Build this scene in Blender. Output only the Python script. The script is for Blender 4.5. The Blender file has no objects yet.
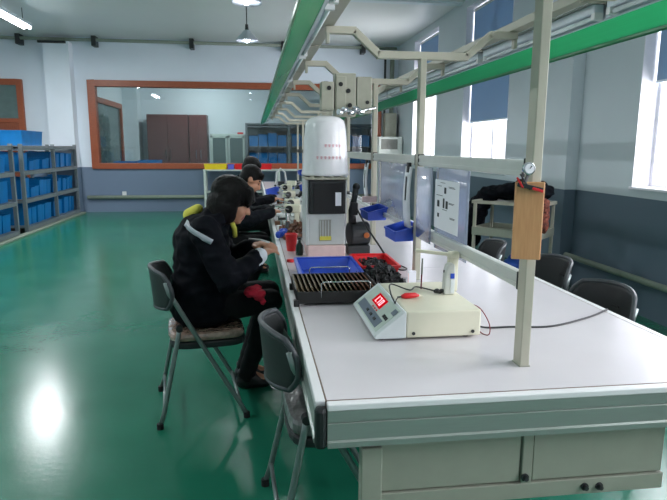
import bpy, bmesh, math, random
from mathutils import Vector, Matrix, Euler
from mathutils.bvhtree import BVHTree
random.seed(7)
C = bpy.context.scene.collection
PI = math.pi
R = math.radians

# ------------------------------------------------------------------ materials
def lin(c):
    out = []
    for v in c:
        v = v / 255.0
        out.append(v / 12.92 if v <= 0.04045 else ((v + 0.055) / 1.055) ** 2.4)
    return (*out, 1)

def mat(name, rgb, rough=.5, metal=0.0, var=.06, scale=18, spec=.5, bump=0.0, bscale=200, trans=0.0, coat=0.0, stretch=None, alpha=1.0):
    m = bpy.data.materials.new(name); m.use_nodes = True
    nt = m.node_tree; b = nt.nodes['Principled BSDF']
    tc = nt.nodes.new('ShaderNodeTexCoord'); src = tc.outputs['Object']
    if stretch:
        mp = nt.nodes.new('ShaderNodeMapping'); mp.inputs['Scale'].default_value = stretch
        nt.links.new(src, mp.inputs[0]); src = mp.outputs[0]
    n = nt.nodes.new('ShaderNodeTexNoise'); n.inputs['Scale'].default_value = scale; n.inputs['Detail'].default_value = 4
    nt.links.new(src, n.inputs['Vector'])
    cr = nt.nodes.new('ShaderNodeValToRGB')
    c = lin(rgb)
    cr.color_ramp.elements[0].position = .3; cr.color_ramp.elements[1].position = .7
    cr.color_ramp.elements[0].color = tuple(max(0, x * (1 - var)) for x in c[:3]) + (1,)
    cr.color_ramp.elements[1].color = tuple(min(1, x * (1 + var)) for x in c[:3]) + (1,)
    nt.links.new(n.outputs['Fac'], cr.inputs[0]); nt.links.new(cr.outputs[0], b.inputs['Base Color'])
    b.inputs['Roughness'].default_value = rough; b.inputs['Metallic'].default_value = metal
    b.inputs['Specular IOR Level'].default_value = spec
    b.inputs['Transmission Weight'].default_value = trans
    b.inputs['Coat Weight'].default_value = coat
    b.inputs['Alpha'].default_value = alpha
    if bump:
        n2 = nt.nodes.new('ShaderNodeTexNoise'); n2.inputs['Scale'].default_value = bscale
        nt.links.new(src, n2.inputs['Vector'])
        bp = nt.nodes.new('ShaderNodeBump'); bp.inputs['Strength'].default_value = bump; bp.inputs['Distance'].default_value = .01
        nt.links.new(n2.outputs['Fac'], bp.inputs['Height']); nt.links.new(bp.outputs[0], b.inputs['Normal'])
    return m

def emis(name, rgb, strength):
    m = bpy.data.materials.new(name); m.use_nodes = True
    nt = m.node_tree; nt.nodes.clear()
    o = nt.nodes.new('ShaderNodeOutputMaterial'); e = nt.nodes.new('ShaderNodeEmission')
    e.inputs[0].default_value = lin(rgb); e.inputs[1].default_value = strength
    nt.links.new(e.outputs[0], o.inputs[0]); return m

def pane_mat(name, tint, gloss_rough=.0, milky=0.0, milk_rgb=(230, 235, 240), refl=1.0, tlf=.5):
    """thin clear sheet: see-through, fresnel gloss, optional milkiness"""
    m = bpy.data.materials.new(name); m.use_nodes = True
    nt = m.node_tree; nt.nodes.clear()
    o = nt.nodes.new('ShaderNodeOutputMaterial')
    t = nt.nodes.new('ShaderNodeBsdfTransparent'); t.inputs[0].default_value = lin(tint)
    g = nt.nodes.new('ShaderNodeBsdfGlossy'); g.inputs['Roughness'].default_value = gloss_rough
    f = nt.nodes.new('ShaderNodeFresnel'); gm = nt.nodes.new('ShaderNodeNewGeometry')
    ior = nt.nodes.new('ShaderNodeMapRange'); ior.inputs[3].default_value = 1.45; ior.inputs[4].default_value = 1 / 1.45
    nt.links.new(gm.outputs['Backfacing'], ior.inputs[0]); nt.links.new(ior.outputs[0], f.inputs[0])
    mu = nt.nodes.new('ShaderNodeMath'); mu.operation = 'MULTIPLY'; mu.inputs[1].default_value = refl
    nt.links.new(f.outputs[0], mu.inputs[0])
    mx = nt.nodes.new('ShaderNodeMixShader')
    nt.links.new(mu.outputs[0], mx.inputs[0])
    base = t.outputs[0]
    if milky:
        d = nt.nodes.new('ShaderNodeBsdfDiffuse'); d.inputs[0].default_value = lin(milk_rgb)
        tl = nt.nodes.new('ShaderNodeBsdfTranslucent'); tl.inputs[0].default_value = lin(milk_rgb)
        m1 = nt.nodes.new('ShaderNodeMixShader'); m1.inputs[0].default_value = tlf
        nt.links.new(d.outputs[0], m1.inputs[1]); nt.links.new(tl.outputs[0], m1.inputs[2])
        n = nt.nodes.new('ShaderNodeTexNoise'); n.inputs['Scale'].default_value = 9
        mr = nt.nodes.new('ShaderNodeMapRange'); mr.inputs[3].default_value = milky - .06; mr.inputs[4].default_value = milky + .06
        nt.links.new(n.outputs['Fac'], mr.inputs[0])
        m2 = nt.nodes.new('ShaderNodeMixShader'); nt.links.new(mr.outputs[0], m2.inputs[0])
        nt.links.new(base, m2.inputs[1]); nt.links.new(m1.outputs[0], m2.inputs[2]); base = m2.outputs[0]
    nt.links.new(base, mx.inputs[1]); nt.links.new(g.outputs[0], mx.inputs[2])
    nt.links.new(mx.outputs[0], o.inputs[0]); return m

def wall_mat(name, low, high, zsplit, rough=.55):
    m = mat(name, high, rough, var=.02, scale=2)
    nt = m.node_tree; b = nt.nodes['Principled BSDF']
    g = nt.nodes.new('ShaderNodeNewGeometry'); s = nt.nodes.new('ShaderNodeSeparateXYZ')
    nt.links.new(g.outputs['Position'], s.inputs[0])
    gt = nt.nodes.new('ShaderNodeMath'); gt.operation = 'GREATER_THAN'; gt.inputs[1].default_value = zsplit
    nt.links.new(s.outputs['Z'], gt.inputs[0])
    mix = nt.nodes.new('ShaderNodeMix'); mix.data_type = 'RGBA'
    old = b.inputs['Base Color'].links[0].from_socket
    mix.inputs['A'].default_value = lin(low)
    nt.links.new(gt.outputs[0], mix.inputs['Factor']); nt.links.new(old, mix.inputs['B'])
    nt.links.new(mix.outputs['Result'], b.inputs['Base Color'])
    return m

def wood_mat(name, a, b_, scale=(1, 1, 1), rough=.4):
    m = mat(name, a, rough, var=.0, stretch=scale, scale=14)
    cr = [n for n in m.node_tree.nodes if n.type == 'VALTORGB'][0]
    cr.color_ramp.elements[0].color = lin(a); cr.color_ramp.elements[1].color = lin(b_)
    return m

M = {}
M['ceil'] = mat('ceiling_paint', (214, 216, 214), .28, var=.02, scale=1.5, spec=.5)
M['wall_b'] = wall_mat('painted_back_wall', (112, 128, 150), (222, 228, 238), .985)
M['wall_r'] = wall_mat('painted_side_wall', (92, 108, 122), (200, 208, 213), 1.01)
M['white_wall'] = mat('white_wall_paint', (216, 224, 228), .6, var=.02, scale=2)
M['pier'] = wall_mat('painted_pier', (112, 128, 150), (228, 233, 242), .985)
M['reveal'] = mat('window_reveal', (232, 230, 236), .5, var=.02)
M['orange_wood'] = wood_mat('orange_varnished_wood', (148, 74, 44), (166, 86, 54), (1, 1, 6))
M['door_wood'] = wood_mat('red_brown_door_wood', (128, 62, 38), (148, 76, 46), (8, 8, 1))
M['wardrobe'] = wood_mat('dark_cherry_board', (92, 54, 53), (106, 62, 60), (8, 8, 1), .35)
M['clip_wood'] = wood_mat('clipboard_fibreboard', (206, 148, 100), (218, 162, 114), (10, 10, 1), .5)
M['pipe'] = mat('grey_green_pipe_paint', (138, 146, 134), .5)
M['pipe_g'] = mat('olive_heating_pipe_paint', (142, 152, 136), .5)
M['dark'] = mat('dark_grey_metal', (42, 44, 46), .5)
M['black'] = mat('black_plastic', (26, 27, 29), .42)
M['black_soft'] = mat('black_rubber', (18, 18, 20), .7)
M['alu'] = mat('anodised_aluminium', (206, 208, 202), .38, metal=.2, var=.03)
M['apron'] = mat('brushed_grey_green_aluminium', (152, 159, 153), .33, metal=.5, var=.03, stretch=(1, 30, 30))
M['beige_metal'] = mat('beige_powder_coated_steel', (176, 172, 156), .45, var=.03)
M['cabinet'] = mat('grey_beige_cabinet_steel', (150, 152, 138), .45, var=.03)
M['top'] = mat('white_laminate', (208, 203, 206), .22, var=.015, scale=6)
M['edge'] = mat('white_edge_trim', (222, 222, 222), .3, var=.01)
M['seam'] = mat('brown_seam', (120, 100, 84), .6)
M['green_board'] = pane_mat('green_translucent_acrylic', (130, 225, 180), .12, .80, (92, 190, 146), .7)
M['green_edge'] = mat('dark_green_acrylic_edge', (20, 110, 66), .3)
M['batten'] = mat('white_enamel_batten', (206, 214, 222), .35)
M['tube_off'] = mat('unlit_fluorescent_tube', (232, 238, 240), .2)
M['lamp_on'] = emis('lit_tube', (240, 248, 255), 16)
M['bulb_on'] = emis('lit_bulb', (245, 248, 255), 30)
M['shade'] = mat('aluminium_lamp_shade', (190, 194, 205), .3, metal=.6)
M['blue_bin'] = mat('blue_polypropylene', (6, 124, 196), .4, var=.12, scale=5)
M['blue_royal'] = mat('royal_blue_plastic', (44, 80, 190), .38, var=.05)
M['red'] = mat('red_plastic', (214, 28, 36), .4)
M['red_cup'] = mat('red_clear_plastic', (224, 40, 48), .3)
M['yellow'] = mat('yellow_plastic', (230, 200, 30), .45)
M['purple'] = mat('violet_blue_plastic', (96, 100, 200), .45)
M['rack'] = mat('grey_rack_steel', (128, 134, 138), .5)
M['steelgrey'] = mat('grey_green_cabinet_steel', (190, 200, 192), .45)
M['chrome'] = mat('chrome', (210, 212, 214), .15, metal=1.0, var=.01)
M['tube_frame'] = mat('grey_green_chair_tube', (132, 142, 140), .3, metal=.6, var=.04)
M['chair_pl'] = mat('charcoal_chair_plastic', (28, 30, 32), .5, bump=.12, bscale=300)
M['rim'] = mat('grey_chair_rim', (58, 62, 66), .45)
M['beige_inst'] = mat('cream_instrument_enamel', (222, 218, 196), .4, var=.02)
M['white_inst'] = mat('pale_grey_instrument_plastic', (216, 222, 222), .4, var=.02)
M['panel_grey'] = mat('grey_keypad_foil', (108, 118, 132), .4)
M['panel_lt'] = mat('pale_green_panel_foil', (196, 208, 198), .4)
M['led_bg'] = emis('red_led_window', (190, 10, 26), .8)
M['led'] = emis('red_led_digit', (255, 150, 160), 2.2)
M['machine'] = mat('pale_grey_machine_enamel', (196, 200, 198), .4, var=.03)
M['pink_tint'] = mat('pink_card_and_reflection', (222, 192, 188), .55)  # the carton's pink is red light reflected onto it, put into the colour
M['paper'] = mat('white_paper', (232, 232, 238), .7, var=.01)
M['ink'] = mat('black_print', (40, 42, 48), .7)
M['redink'] = mat('faded_red_print', (214, 130, 142), .6)
M['skin'] = mat('skin', (196, 140, 112), .5, var=.05, scale=30)
M['lips'] = mat('lip_skin', (168, 92, 84), .45)
M['hair'] = mat('black_hair', (11, 8, 7), .42, spec=.16, var=.3, stretch=(30, 30, 4), bump=.5, bscale=60)
M['jacket'] = mat('black_padded_cloth', (11, 13, 20), .8, var=.2, bump=.35, bscale=22, spec=.12)
M['jacket_g'] = mat('charcoal_work_cloth', (26, 28, 34), .8, var=.2, bump=.3, bscale=25, spec=.12)
M['trousers'] = mat('black_trouser_cloth', (14, 14, 17), .8, spec=.25, bump=.2, bscale=30)
M['shoe'] = mat('black_shoe_leather', (14, 14, 15), .4)
M['strip'] = mat('silver_reflective_tape', (164, 170, 178), .4)
M['hood'] = mat('yellow_hood_cloth', (216, 208, 84), .8)
M['red_cloth'] = mat('crimson_cloth', (200, 24, 54), .8, bump=.3, bscale=30)
M['white_cloth'] = mat('white_glove_cloth', (214, 216, 222), .8)
M['cushion'] = mat('brown_cushion_in_plastic', (150, 124, 110), .16, var=.35, scale=30, coat=1.0, bump=.9, bscale=30)
M['greycush'] = mat('grey_cushion_in_plastic', (104, 102, 102), .28, var=.25, scale=20, coat=.6, bump=.6, bscale=25)
M['rackblk'] = mat('black_antistatic_plastic', (30, 28, 28), .45)
M['card'] = mat('tan_circuit_card', (112, 98, 74), .5, var=.15)
M['orange'] = mat('orange_plastic', (170, 92, 40), .45)
M['brown'] = mat('brown_parts', (110, 70, 48), .6, var=.3)
M['blind'] = None
M['ac'] = mat('white_appliance_plastic', (232, 234, 226), .4)
M['ac_d'] = mat('grey_vent', (150, 150, 142), .5)
M['clear'] = pane_mat('clear_plastic_sheet', (238, 240, 246), .08, .5, (205, 212, 224))
M['greysheet'] = pane_mat('grey_plastic_sheet', (220, 224, 232), .12, .62, (168, 178, 192))
M['glass'] = pane_mat('interior_glass', (236, 243, 243), .0, .0, refl=1.6)
M['winglass'] = pane_mat('window_glass', (250, 252, 255))
M['cabglass'] = pane_mat('cabinet_glass', (190, 208, 206), .05, .45, (170, 188, 186))
M['bag'] = pane_mat('milky_polythene', (250, 250, 252), .18, .9, (252, 250, 252), 1.0, .15)
M['wire'] = mat('black_cable', (28, 28, 30), .5)
M['redwire'] = mat('red_cable', (120, 24, 36), .5)
M['patterned'] = mat('orange_patterned_cloth', (120, 62, 48), .85, var=.85, scale=45)
M['bluebag'] = mat('blue_cloth', (24, 70, 150), .7, var=.3)
M['boxgrey'] = mat('grey_beige_box_steel', (168, 166, 150), .45, var=.06)

def blind_mat():
    m = bpy.data.materials.new('blue_blind_fabric'); m.use_nodes = True
    nt = m.node_tree; nt.nodes.clear()
    o = nt.nodes.new('ShaderNodeOutputMaterial')
    d = nt.nodes.new('ShaderNodeBsdfDiffuse'); d.inputs[0].default_value = lin((148, 166, 184))
    t = nt.nodes.new('ShaderNodeBsdfTranslucent'); t.inputs[0].default_value = lin((112, 134, 156))
    n = nt.nodes.new('ShaderNodeTexNoise'); n.inputs['Scale'].default_value = 60
    bp = nt.nodes.new('ShaderNodeBump'); bp.inputs['Strength'].default_value = .05
    nt.links.new(n.outputs['Fac'], bp.inputs['Height']); nt.links.new(bp.outputs[0], d.inputs['Normal'])
    mx = nt.nodes.new('ShaderNodeMixShader'); mx.inputs[0].default_value = .30
    nt.links.new(d.outputs[0], mx.inputs[1]); nt.links.new(t.outputs[0], mx.inputs[2])
    nt.links.new(mx.outputs[0], o.inputs[0]); return m
M['blind'] = blind_mat()

def floor_mat():
    m = mat('green_epoxy_floor', (32, 112, 88), .22, var=.10, scale=1.3, spec=.5)
    nt = m.node_tree; b = nt.nodes['Principled BSDF']
    n = nt.nodes.new('ShaderNodeTexNoise'); n.inputs['Scale'].default_value = 2.6; n.inputs['Detail'].default_value = 6
    tc = [x for x in nt.nodes if x.type == 'TEX_COORD'][0]
    nt.links.new(tc.outputs['Object'], n.inputs['Vector'])
    mr = nt.nodes.new('ShaderNodeMapRange'); mr.inputs[3].default_value = .14; mr.inputs[4].default_value = .28
    nt.links.new(n.outputs['Fac'], mr.inputs[0]); nt.links.new(mr.outputs[0], b.inputs['Roughness'])
    n2 = nt.nodes.new('ShaderNodeTexNoise'); n2.inputs['Scale'].default_value = 30
    nt.links.new(tc.outputs['Object'], n2.inputs['Vector'])
    bp = nt.nodes.new('ShaderNodeBump'); bp.inputs['Strength'].default_value = .06; bp.inputs['Distance'].default_value = .01
    nt.links.new(n2.outputs['Fac'], bp.inputs['Height']); nt.links.new(bp.outputs[0], b.inputs['Normal'])
    return m
M['floor'] = floor_mat()

# ------------------------------------------------------------------ mesh helpers
class MB:
    def __init__(s): s.bm = bmesh.new()
    def _xf(s, verts, mtx):
        bmesh.ops.transform(s.bm, matrix=mtx, verts=verts)
    def box(s, x0, x1, y0, y1, z0, z1, mtx=None):
        r = bmesh.ops.create_cube(s.bm, size=1)
        m = Matrix.Translation(((x0 + x1) / 2, (y0 + y1) / 2, (z0 + z1) / 2)) @ Matrix.Diagonal((abs(x1 - x0), abs(y1 - y0), abs(z1 - z0), 1))
        s._xf(r['verts'], (mtx or Matrix()) @ m); return s
    def bar(s, p0, p1, w, h=None, up=(0, 0, 1)):
        """rectangular bar from p0 to p1, w across, h along up"""
        p0, p1 = Vector(p0), Vector(p1); h = h or w
        d = p1 - p0; L = d.length; d.normalize(); u = Vector(up)
        if abs(d.dot(u)) > .98: u = Vector((1, 0, 0))
        sd = d.cross(u).normalized(); u = sd.cross(d)
        m = Matrix((sd, d, u)).transposed().to_4x4(); m.translation = (p0 + p1) / 2
        r = bmesh.ops.create_cube(s.bm, size=1)
        s._xf(r['verts'], m @ Matrix.Diagonal((w, L, h, 1))); return s
    def cyl(s, p0, p1, r0, r1=None, seg=16):
        p0, p1 = Vector(p0), Vector(p1); r1 = r0 if r1 is None else r1
        d = p1 - p0
        q = Vector((0, 0, 1)).rotation_difference(d.normalized()).to_matrix().to_4x4(); q.translation = (p0 + p1) / 2
        r = bmesh.ops.create_cone(s.bm, cap_ends=True, segments=seg, radius1=r0, radius2=r1, depth=d.length)
        s._xf(r['verts'], q); return s
    def ball(s, c, r, seg=16, rot=None):
        if not hasattr(r, '__len__'): r = (r, r, r)
        q = bmesh.ops.create_uvsphere(s.bm, u_segments=seg, v_segments=max(6, seg // 2), radius=1)
        m = Matrix.Translation(c) @ (rot.to_4x4() if rot else Matrix()) @ Matrix.Diagonal((*r, 1))
        s._xf(q['verts'], m); return s
    def tube(s, pts, r, seg=8, flat=1.0):
        pts = [Vector(p) for p in pts]; rings = []; n = len(pts)
        ref = None
        for i, p in enumerate(pts):
            if i == 0: d = pts[1] - pts[0]
            elif i == n - 1: d = pts[-1] - pts[-2]
            else: d = (pts[i + 1] - p).normalized() + (p - pts[i - 1]).normalized()
            d.normalize()
            if ref is None:
                ref = Vector((0, 1, 0)) if abs(d.y) < .9 else Vector((1, 0, 0))
            a = (ref - d * ref.dot(d)).normalized(); b = d.cross(a); ref = a
            rr = r[i] if hasattr(r, '__len__') else r
            rings.append([s.bm.verts.new(p + a * math.cos(2 * PI * k / seg) * rr * flat + b * math.sin(2 * PI * k / seg) * rr) for k in range(seg)])
        for i in range(n - 1):
            for k in range(seg):
                s.bm.faces.new((rings[i][k], rings[i][(k + 1) % seg], rings[i + 1][(k + 1) % seg], rings[i + 1][k]))
        s.bm.faces.new(rings[0][::-1]); s.bm.faces.new(rings[-1]); return s
    def prism(s, poly, axis, a0, a1):
        """poly: 2-D outline; axis 'x','y','z' is the extrusion direction"""
        def pt(u, v, a):
            return {'x': (a, u, v), 'y': (u, a, v), 'z': (u, v, a)}[axis]
        A = [s.bm.verts.new(pt(u, v, a0)) for u, v in poly]; B = [s.bm.verts.new(pt(u, v, a1)) for u, v in poly]
        n = len(poly)
        s.bm.faces.new(A[::-1]); s.bm.faces.new(B)
        for i in range(n): s.bm.faces.new((A[i], A[(i + 1) % n], B[(i + 1) % n], B[i]))
        return s
    def lathe(s, prof, c=(0, 0, 0), seg=32):
        rings = []
        for r, z in prof:
            rings.append([s.bm.verts.new((c[0] + r * math.cos(2 * PI * k / seg), c[1] + r * math.sin(2 * PI * k / seg), c[2] + z)) for k in range(seg)])
        for i in range(len(prof) - 1):
            for k in range(seg): s.bm.faces.new((rings[i][k], rings[i][(k + 1) % seg], rings[i + 1][(k + 1) % seg], rings[i + 1][k]))
        return s
    def build(s, name, m, parent=None, bevel=0.0, smooth=False, solid=0.0, loc=None, subd=0):
        bmesh.ops.remove_doubles(s.bm, verts=s.bm.verts[:], dist=1e-6)
        bmesh.ops.recalc_face_normals(s.bm, faces=s.bm.faces[:])
        me = bpy.data.meshes.new(name); s.bm.to_mesh(me); s.bm.free()
        return link(name, me, m, parent, bevel, smooth, solid, loc, subd)

def link(name, me, m, parent=None, bevel=0, smooth=False, solid=0, loc=None, subd=0):
    o = bpy.data.objects.new(name, me); C.objects.link(o)
    if m is not None: me.materials.append(m)
    if parent: o.parent = parent
    if loc: o.location = loc
    if smooth:
        for p in me.polygons: p.use_smooth = True
    if solid:
        md = o.modifiers.new('solid', 'SOLIDIFY'); md.thickness = solid; md.offset = 0
    if subd:
        md = o.modifiers.new('sub', 'SUBSURF'); md.levels = subd; md.render_levels = subd
    if bevel:
        md = o.modifiers.new('bev', 'BEVEL'); md.width = bevel; md.segments = 2; md.limit_method = 'ANGLE'; md.angle_limit = R(40)
    return o

def B(x0, x1, y0, y1, z0, z1): return MB().box(x0, x1, y0, y1, z0, z1)

def tag(o, label, cat, group=None, kind=None):
    o['label'] = label; o['category'] = cat
    if group: o['group'] = group
    if kind: o['kind'] = kind
    return o

def thing(name, label, cat, loc=(0, 0, 0), rz=0.0, group=None):
    o = bpy.data.objects.new(name, None); C.objects.link(o); o.empty_display_size = .05
    o.location = loc; o.rotation_euler = (0, 0, rz)
    return tag(o, label, cat, group)

def struct(o): o['kind'] = 'structure'; return o

def dup(root, loc=None, rz=None, label=None, group=None):
    r = root.copy(); C.objects.link(r)
    if loc is not None: r.location = loc
    if rz is not None: r.rotation_euler = (0, 0, rz)
    if label: r['label'] = label
    if group: r['group'] = group
    for ch in list(root.children):
        c = ch.copy(); C.objects.link(c); c.parent = r
        for g in list(ch.children):
            d = g.copy(); C.objects.link(d); d.parent = c
    return r

ORD = ['first', 'second', 'third', 'fourth', 'fifth', 'sixth', 'seventh', 'eighth', 'ninth', 'tenth', 'eleventh', 'twelfth', 'thirteenth', 'fourteenth']

# ------------------------------------------------------------------ room shell
XL, XR, YB, YF, ZC = -7.0, 3.3, 13.35, -3.2, 3.68
struct(B(XL, XR + .3, YF, YB + .15, -.1, 0).build('floor', M['floor']))
struct(B(XL, XR + .3, YF, YB + .15, ZC, ZC + .1).build('ceiling', M['ceil']))
# back wall with the wide inside window opening
WX0, WX1, WZ0, WZ1 = -3.45, 2.90, .97, 2.80
w = MB()
w.box(XL, WX0, YB, YB + .15, 0, ZC); w.box(WX1, XR + .3, YB, YB + .15, 0, ZC)
w.box(WX0, WX1, YB, YB + .15, 0, WZ0); w.box(WX0, WX1, YB, YB + .15, WZ1, ZC)
struct(w.build('wall_back', M['wall_b']))
struct(B(XL - .1, XL, YF, YB, 0, ZC).build('wall_left', M['white_wall']))
struct(B(XL, XR + .3, YF - .1, YF, 0, ZC).build('wall_front', M['white_wall']))
# right wall: window bays (near y, far y)
BAYS = [(-1.3, .4), (.75, 2.3), (3.05, 4.73), (7.37, 9.06), (10.42, 12.0)]
SZ, TZ = 1.08, 3.56
w = MB(); edges = [YF]
for a, b in BAYS: edges += [a, b]
edges.append(YB + .15)
for i in range(0, len(edges), 2): w.box(XR, XR + .25, edges[i], edges[i + 1], 0, ZC)
for a, b in BAYS:
    w.box(XR, XR + .25, a, b, 0, SZ); w.box(XR, XR + .25, a, b, TZ, ZC)
struct(w.build('wall_right', M['wall_r']))
names = {0: 5, 1: 4, 2: 1, 3: 2, 4: 3}
for i, (a, b) in enumerate(BAYS):
    k = names[i]
    f = MB()
    x0, x1 = XR + .16, XR + .21
    f.box(x0, x1, a, a + .05, SZ, TZ); f.box(x0, x1, b - .05, b, SZ, TZ)
    f.box(x0, x1, a + .05, b - .05, SZ, SZ + .05); f.box(x0, x1, a + .05, b - .05, TZ - .05, TZ)
    f.box(x0, x1, (a + b) / 2 - .02, (a + b) / 2 + .02, SZ + .05, TZ - .05)
    wo = f.build('window_%d' % k, M['reveal'], bevel=.004); struct(wo)
    struct(B(XR + .18, XR + .186, a + .05, b - .05, SZ + .05, TZ - .05).build('window_pane', M['winglass'], wo))
    rv = MB()
    rv.box(XR - .004, XR + .16, b - .012, b - .002, SZ, TZ); rv.box(XR - .004, XR + .16, a + .002, a + .012, SZ, TZ)
    rv.box(XR - .03, XR + .16, a, b, SZ, SZ + .02); rv.box(XR - .004, XR + .16, a + .012, b - .012, TZ - .012, TZ - .002)
    struct(rv.build('reveal_lining', M['reveal'], wo))
BL = {2: (2.0, 'blue roller blind of the near right window, behind the wooden clipboard post'),
      3: (1.84, 'blue roller blind lowered halfway over the middle right-hand window'),
      4: (3.02, 'short blue roller blind at the top of the far right-hand window')}
for i, (zb, lab) in BL.items():
    a, b = BAYS[i]
    t = thing('roller_blind', lab, 'window blind', (XR + .12, (a + b) / 2, TZ - .05), 0, 'blue roller blinds')
    h = TZ - .05 - zb; L = (b - a) / 2 - .03
    v = MB()
    for j in range(1): v.box(-.0015, .0015, -L, L, -h, 0)
    v.build('fabric', M['blind'], t)
    MB().cyl((0, -L, 0), (0, L, 0), .022).build('roller', M['alu'], t, smooth=True)
    B(-.008, .008, -L, L, -h - .02, -h).build('hem_bar', M['batten'], t)
# pier on right wall, ceiling batten, far pier
struct(B(XR - .13, XR + .02, 5.62, 6.35, 0, ZC).build('trim_1', M['wall_r']))
struct(B(-4.22, -3.72, YB - .28, YB + .02, 0, 3.55).build('trim_2', M['pier']))
struct(B(-1.6, XR, 9.25, 9.40, ZC - .03, ZC + .01).build('trim_3', M['white_wall']))
# upper pipe with clamps
t = thing('trim_4', 'x', 'x'); del t['label'], t['category']; struct(t)
p = MB(); p.cyl((-6.9, YB - .2, 3.60), (3.2, YB - .2, 3.60), .035); p.build('pipe', M['pipe'], t, smooth=True)
for x in (-4.71, -3.23, -1.25, .69, 2.45):
    B(x - .045, x + .045, YB - .25, YB, 3.48, 3.68).build('pipe_clamp', M['dark'], t, .006)
B(-4.3, -3.76, YB - .34, YB - .285, 3.50, 3.545).build('bracket', M['black'], t, .004)
# low heating pipes
p = MB(); p.cyl((-3.6, YB - .06, .33), (2.9, YB - .06, .33), .04); struct(p.build('trim_5', M['pipe_g'], smooth=True))
p = MB(); p.cyl((XR - .07, -3, .33), (XR - .07, 5.6, .33), .028); struct(p.build('trim_6', M['pipe_g'], smooth=True))
B(-2.88, -2.79, YB - .012, YB, .34, .45).build('wall_outlet', M['edge'], bevel=.004)
tag(bpy.data.objects['wall_outlet'], 'small white wall outlet above the low pipe under the inside window', 'outlet')
# cables and conduit by the far right corner
tag(MB().tube([(2.99, YB - .02, 3.5), (2.99, YB - .02, 1.0)], .025).build('conduit', M['dark']), 'thin dark vertical conduit right of the inside window', 'conduit')
t = thing('riser_pipe', 'grey vertical riser pipe with sleeve in the far right corner', 'pipe', (3.12, YB - .15, 0))
MB().cyl((0, 0, 0), (0, 0, 3.5), .05).build('pipe', M['pipe'], t, smooth=True)
B(-.16, .1, -.13, .1, 1.0, 2.2).build('sleeve_box', M['boxgrey'], t, .01)
struct(B(-3.73, -3.62, 7.2, YB - .17, 0, .03).build('trim_7', M['pipe_g'], bevel=.005))

# inside window frame and pane
f = MB(); y0, y1 = YB - .05, YB + .17
f.box(WX0 - .02, WX0 + .13, y0, y1, WZ0 - .02, WZ1 + .02); f.box(WX1 - .13, WX1 + .02, y0, y1, WZ0 - .02, WZ1 + .02)
f.box(WX0 + .13, WX1 - .13, y0, y1, WZ0 - .02, WZ0 + .10); f.box(WX0 + .13, WX1 - .13, y0, y1, WZ1 - .11, WZ1 + .02)
wo = struct(f.build('window_4', M['orange_wood'], bevel=.006)); wo.name = 'window_6'
struct(B(WX0 + .13, WX1 - .13, YB + .05, YB + .058, WZ0 + .1, WZ1 - .11).build('window_pane', M['glass'], wo))
# door at the far left of the back wall
t = thing('door_1', 'x', 'x'); del t['label'], t['category']; struct(t)
f = MB(); f.box(-4.88, -4.76, YB - .06, YB + .02, 0, 2.80); f.box(-6.3, -4.88, YB - .06, YB + .02, 2.68, 2.80); f.box(-6.3, -6.18, YB - .06, YB + .02, 0, 2.68)
f.box(-6.18, -4.88, YB - .05, YB + .01, 1.92, 2.0)
f.build('door_frame', M['orange_wood'], t, .006)
B(-6.18, -4.88, YB - .03, YB - .02, 2.0, 2.68).build('transom_pane', M['cabglass'], t)
B(-6.18, -5.55, YB - .04, YB, .02, 1.92).build('door_leaf', M['door_wood'], t, .006)
B(-5.53, -4.88, YB - .04, YB, .02, 1.92).build('door_leaf', M['door_wood'], t, .006)
MB().cyl((-5.48, YB - .08, 1.0), (-5.36, YB - .08, 1.0), .012).build('door_handle', M['chrome'], t)

# ------------------------------------------------------------------ room beyond the glass
BR = 16.9
struct(B(-3.9, 3.6, YB + .15, BR, -.1, 0).build('floor_back_room', M['floor']))
struct(B(-3.9, 3.6, YB + .15, BR, ZC, ZC + .1).build('ceiling_back_room', M['white_wall']))
struct(B(-3.9, 3.6, BR, BR + .1, 0, ZC).build('wall_back_room_far', M['white_wall']))
struct(B(-3.5, -3.4, YB + .15, BR, 0, ZC).build('wall_back_room_left', M['white_wall']))
struct(B(3.5, 3.6, YB + .15, BR, 0, ZC).build('wall_back_room_right', M['white_wall']))
struct(B(-3.4, -3.02, 16.35, BR, 0, ZC).build('trim_8', M['white_wall']))
f = MB(); f.box(-3.42, -3.34, 15.9, 16.05, .9, 2.5); f.box(-3.42, -3.34, 13.6, 15.9, 2.38, 2.5); f.box(-3.42, -3.34, 13.6, 15.9, .9, 1.02)
wo = struct(f.build('window_7', M['orange_wood'], bevel=.006))
struct(B(-3.395, -3.385, 13.6, 15.9, 1.02, 2.38).build('window_pane', M['cabglass'], wo))

def wardrobe(x0, x1, lab):
    t = thing('wardrobe', lab, 'wardrobe', ((x0 + x1) / 2, 16.55, 0), 0, 'dark wardrobes behind the glass')
    W = (x1 - x0) / 2
    B(-W, W, -.26, .3, 0, 2.28).build('body', M['wardrobe'], t, .005)
    for s in (-1, 1):
        d = B(min(s * .004, s * (W - .01)), max(s * .004, s * (W - .01)), -.285, -.262, .06, 2.25).build('door', M['wardrobe'], t, .004)
        MB().cyl((s * .06, -.31, 1.12), (s * .06, -.31, 1.36), .012).cyl((s * .06, -.31, 1.13), (s * .06, -.285, 1.13), .008).cyl((s * .06, -.31, 1.35), (s * .06, -.285, 1.35), .008).build('handle', M['chrome'], d)
wardrobe(-2.79, -1.72, 'dark red-brown wide wardrobe behind the glass with two bar handles')
wardrobe(-1.70, -1.22, 'narrow dark wardrobe behind the glass, beside the steel file cabinet')
t = thing('file_cabinet', 'grey-green steel file cabinet with two glazed doors behind the glass', 'cabinet', (-.68, 16.5, 0))
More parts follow.
